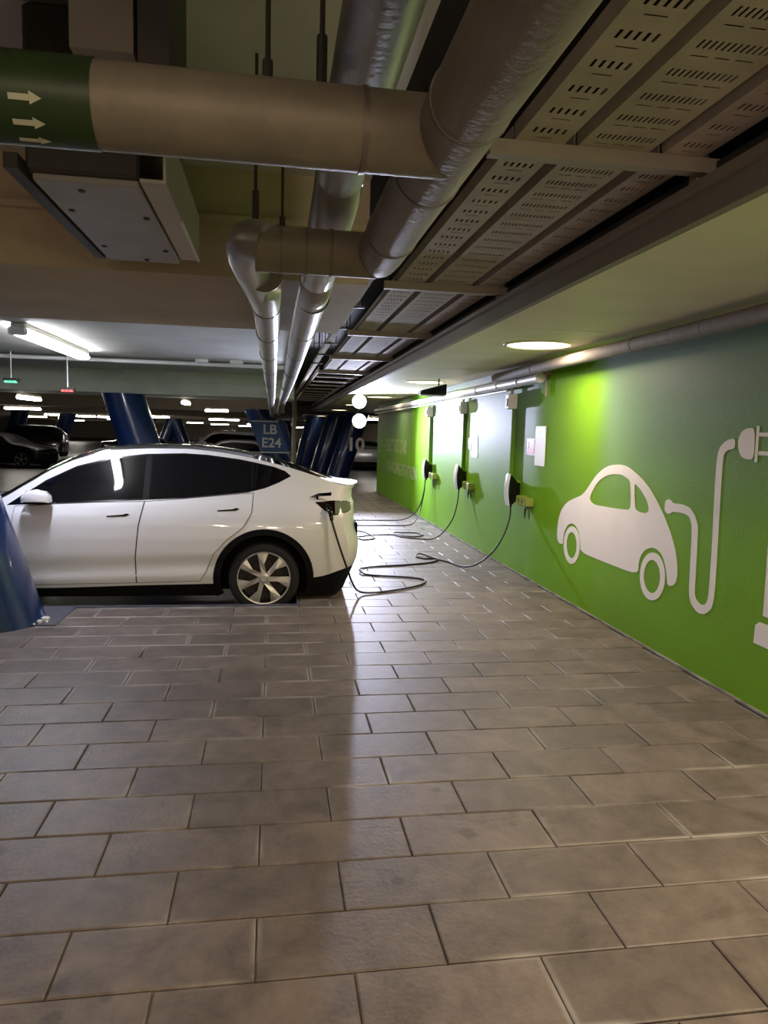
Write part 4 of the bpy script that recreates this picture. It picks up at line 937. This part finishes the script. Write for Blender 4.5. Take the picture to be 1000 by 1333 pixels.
BODY, WIN1, WIN2, RING1, RING1H, RING2, RING2H, CABLE, PLUG = [chaikin(p) for p in (BODY, WIN1, WIN2, RING1, RING1H, RING2, RING2H, CABLE, PLUG)]
mu = thing('wall_mural', 'painted white car plugged into a charging pump on the green wall', 'mural', (WX, 5.2, .9))
paint('painted_car', BODY, (WIN1, WIN2), parent=mu)
paint('painted_wheel', RING1, (RING1H,), parent=mu); paint('painted_wheel', RING2, (RING2H,), parent=mu)
paint('painted_cable', CABLE, parent=mu); paint('painted_plug', PLUG, parent=mu); paint('plug_collar', BAR, parent=mu)
paint('plug_prong', [(4.14, 1.760), (4.03, 1.760), (4.03, 1.735), (4.14, 1.735)], parent=mu)
paint('plug_prong', [(4.132, 1.642), (4.03, 1.642), (4.03, 1.616), (4.132, 1.616)], parent=mu)
paint('painted_pump', [(3.978, 1.35), (3.963, .614), (3.30, .60), (3.30, 1.35)], parent=mu)
paint('pump_base', [(4.03, .423), (4.025, .54), (3.991, .566), (3.26, .575), (3.26, .41)], parent=mu)
wt = thing('wall_lettering', 'faded words ELECTRIC CAR CHARGING STATION at the far end of the green wall', 'lettering', (WX, 19.2, 1.0))
def wall_text(s, y_left, y_right, z0, z1):
    o = text_mesh('lettering', s, 'faded', 1.0, (WX - .003, y_left, z0), (PI / 2, 0, -PI / 2), depth=.003, parent=wt, off=.012)
    w_ = max(v.co.x for v in o.data.vertices); h_ = max(v.co.y for v in o.data.vertices)
    o.scale = ((y_left - y_right) / w_, (z1 - z0) / h_, 1)
wall_text('ELECTRIC CAR', 19.25, 16.2, 1.25, 1.58)
wall_text('CHARGING STATION', 19.15, 14.95, .715, 1.0)

# ================================================================ CHARGERS, TRUNKING, SIGNS
def charger(y, lab, k):
    t = thing('wall_charger', lab + ' white faced wall charger with black body', 'charger', (WX, y, .87))
    # black body, waisted towards the wall
    rows = [(WX, .04, .98, 1.13), (WX - .045, .045, .97, 1.14), (WX - .05, .05, .90, 1.15), (WX - .10, .065, .86, 1.20), (WX - .135, .075, .85, 1.235)]
    mb = MB()
    for x, hw, z0, z1 in rows: mb.v += [(x, y - hw, z0), (x, y + hw, z0), (x, y + hw, z1), (x, y - hw, z1)]
    for q in range(4): mb.f += [(4 * q + a, 4 * q + (a + 1) % 4, 4 * q + 4 + (a + 1) % 4, 4 * q + 4 + a) for a in range(4)]
    mb.f += [(0, 1, 2, 3), (16, 17, 18, 19)]; mb.mi = [0] * len(mb.f)
    mb.build('charger_body', 'black_gloss', t)
    # bowed white face plate
    mb = MB(); n = 10
    for q in range(n + 1):
        z = .845 + .395 * q / n; b = .028 * (1 - (2 * q / n - 1) ** 2); hw = .078 * (1 - .12 * abs(2 * q / n - 1) ** 3)
        mb.v += [(WX - .135 - b, y - hw, z), (WX - .150 - b, y - hw * .6, z), (WX - .152 - b, y + hw * .6, z), (WX - .135 - b, y + hw, z), (WX - .128 - b * .6, y, z)]
    for q in range(n): mb.f += [(5 * q + a, 5 * q + (a + 1) % 5, 5 * q + 5 + (a + 1) % 5, 5 * q + 5 + a) for a in range(5)]
    mb.f += [(0, 1, 2, 3, 4), tuple(5 * n + a for a in range(5))]; mb.mi = [0] * len(mb.f)
    mb.build('face_plate', 'charger_white', t, smooth=40)
    MB().tube([(WX - .10, y, .87), (WX - .10, y, .83)], .016, 10).build('cable_gland', 'black_gloss', t, smooth=40)
    return t
CHY = (8.55, 11.08, 13.55)
which = ('nearest', 'middle', 'farthest')
for k, y in enumerate(CHY):
    charger(y, which[k], k)
    yc = y + (.27, .10, .10)[k]
    t = thing('cable_trunking', 'green painted vertical trunking running up from the %s charger' % which[k], 'trunking', (WX, yc, 1.1))
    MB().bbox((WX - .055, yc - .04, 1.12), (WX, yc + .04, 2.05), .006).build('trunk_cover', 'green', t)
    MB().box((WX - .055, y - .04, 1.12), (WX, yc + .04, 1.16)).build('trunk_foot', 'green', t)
    b = thing('switch_box', 'pale electrical isolator box above the %s charger' % which[k], 'box', (WX, yc, 2.05))
    MB().bbox((WX - .12, yc - .07, 2.05), (WX, yc + .07, 2.24), .01).build('box_body', 'white_pipe', b)
    MB().bbox((WX - .135, yc - .045, 2.08), (WX - .12, yc + .02, 2.18), .005).build('box_door', 'panel', b)
    MB().tube([(WX - .05, yc, 2.24), (WX - .05, yc, 2.305)], .014, 10).tube([(WX - .05, yc + .045, 2.24), (WX - .05, yc + .045, 2.305)], .010, 10).build('conduit', 'galv', b, smooth=40)
    # cable holder
    yh = y - .34
    h = thing('cable_holder', 'olive cable holder bracket beside the %s charger' % which[k], 'bracket', (WX, yh, .85))
    MB().bbox((WX - .10, yh + .02, .87), (WX, yh + .15, .99), .008).bbox((WX - .10, yh - .20, .88), (WX, yh - .03, .98), .008).build('holder_box', 'olive', h)
    mb = MB()
    arc = [(WX - .05, yh - .115 + .07 * math.cos(a), .80 + .07 * math.sin(a)) for a in [PI * q / 8 for q in range(9)]]
    mb.tube([(WX - .05, yh - .04, .73)] + arc + [(WX - .05, yh - .19, .73)], [.006] + [.014] * 9 + [.004], 8)
    mb.build('hook', 'olive_dark', h, smooth=50)
    MB().prism([(0, 0), (.045, .035), (0, .07)], (WX - .104, yh + .05, .90), (0, 1, 0), (0, 0, 1), .004).build('holder_marking', 'olive_dark', h)
    MB().prism([(0, 0), (-.045, .035), (0, .07)], (WX - .104, yh - .06, .90), (0, 1, 0), (0, 0, 1), .004).build('holder_marking', 'olive_dark', h)
def plate(y0, y1, z0, z1, m, name, parent): return MB().bbox((WX - .006, y0, z0), (WX, y1, z1), .002).build(name, m, parent)
for k, (yr, yw) in enumerate((((8.055, 8.335), (7.74, 8.055)), ((10.78, 11.0), (10.44, 10.76)), ((13.06, 13.32), (12.73, 13.03)))):
    t = thing('charger_sign', 'red label with white mark, on the wall near the %s charger' % which[k] if k != 1 else 'grey label on the wall near the middle charger', 'sign', (WX, yr[0], 1.5))
    zr = (1.485, 1.69) if k == 0 else (1.49, 1.67)
    plate(yr[0] - .0, yr[1], zr[0], zr[1], 'white' if k != 1 else 'greylabel', 'sign_edge', t)
    MB().box((WX - .008, yr[0] + .02, zr[0] + .015), (WX - .006, yr[1] - .02, zr[1] - .015)).build('sign_face', 'red' if k != 1 else 'greylabel', t)
    ym = yr[1] - .07; zt = zr[1] - .05
    MB().box((WX - .0095, ym - .035, zt - .012), (WX - .008, ym + .035, zt + .008)).box((WX - .0095, ym - .009, zt - .075), (WX - .008, ym + .009, zt - .01)).build('t_emblem', 'white', t)
    MB().box((WX - .0095, yr[0] + .04, zt - .045), (WX - .008, yr[0] + .12, zt - .035)).box((WX - .0095, yr[0] + .03, zt - .07), (WX - .008, yr[0] + .12, zt - .06)).box((WX - .0095, yr[0] + .05, zt - .02), (WX - .008, yr[0] + .10, zt - .01)).build('small_print', 'white', t)
    t = thing('notice_board', 'tall narrow white notice near the %s charger' % which[k], 'sign', (WX, yw[0], 1.4))
    plate(yw[0], yw[1], 1.37, 1.83 if k == 0 else 1.72, 'white', 'notice_sheet', t)
    if k == 0:
        MB().box((WX - .008, yw[0] + .005, 1.70), (WX - .006, yw[1] - .005, 1.825)).build('notice_header', 'lblue', t)
        MB().box((WX - .0095, yw[1] - .15, 1.722), (WX - .008, yw[1] - .04, 1.745)).prism([(0, 0), (-.06, .0), (-.075, .045), (-.03, .03)], (WX - .008, yw[1] - .08, 1.745), (0, 1, 0), (0, 0, 1), -.0015).build('header_symbol', 'white', t)

# ================================================================ CHARGING CABLES
def cable(label, pts, plug=None, n=5):
    t = thing('charging_cable', label, 'cable', pts[-1])
    MB().tube(catmull(pts, n), .0105, 8).build('cable_run', 'cable', t, smooth=60)
    return t
g0 = .011
def G(l): return [(x, y, g0 + (.02 if k % 9 == 4 else 0)) for k, (x, y) in enumerate(l)]
port = (.595, 8.0 + y0 - .165, .81)
c1 = G([(2.40, 8.95), (2.36, 9.15), (2.26, 9.35), (2.17, 9.62), (2.06, 9.72), (1.99, 9.59), (2.08, 9.43), (2.22, 9.44), (2.24, 9.32), (2.05, 9.11), (1.74, 8.97), (1.37, 8.88), (1.15, 8.76), (1.07, 8.55), (1.12, 8.36), (1.33, 8.25), (1.6, 8.17), (1.76, 8.04), (1.74, 7.86), (1.60, 7.67), (1.34, 7.48), (1.08, 7.36)])
c1 = [(2.96, 8.55, .83), (2.93, 8.48, .70), (2.85, 8.42, .50), (2.72, 8.42, .28), (2.58, 8.55, .11), (2.47, 8.72, .03)] + c1 + [(.93, 7.32, .03), (.84, 7.18, .13), (.75, 7.08, .35), (.66, port[1] - .03, .60), port]
t = cable('black charging cable looping over the pavers from the nearest charger to the white car', c1)
cn.v = [(v[0] - .07, v[1] + 8.0, v[2] - .12) for v in cn.v]
cn.build('connector', 'black_gloss', t, smooth=40)
c2 = [(2.96, 11.08, .83), (2.92, 11.0, .62), (2.84, 10.95, .38), (2.72, 10.98, .18), (2.60, 11.1, .05)] + G([(2.46, 11.25), (2.3, 11.32), (2.15, 11.45), (2.05, 11.66), (2.07, 11.85), (2.27, 12.0), (2.48, 11.95), (2.54, 11.73), (2.38, 11.53), (2.2, 11.58), (2.03, 11.74), (1.67, 11.69), (1.45, 11.5), (1.33, 11.29), (1.44, 11.14), (1.61, 11.25), (1.66, 11.43), (1.59, 11.97), (1.42, 12.25), (1.0, 12.4), (.6, 12.3)])
cable('black charging cable coiled on the floor from the middle charger', c2)
for k, (ya, yb, lab) in enumerate(((13.62, 13.75, 'farther of two black cables from the farthest charger'), (13.5, 12.95, 'nearer of two black cables from the farthest charger'))):
    c3 = [(2.96 - .03 * k, ya, .83), (2.93 - .02 * k, ya - .02, .6), (2.86, ya - .04, .34), (2.74, (ya + yb) / 2, .13), (2.58, yb + .03, .03)] + G([(2.35, yb), (2.0, yb), (1.5, yb - .02), (1.0, yb), (.6, yb)])
    cable(lab, c3)
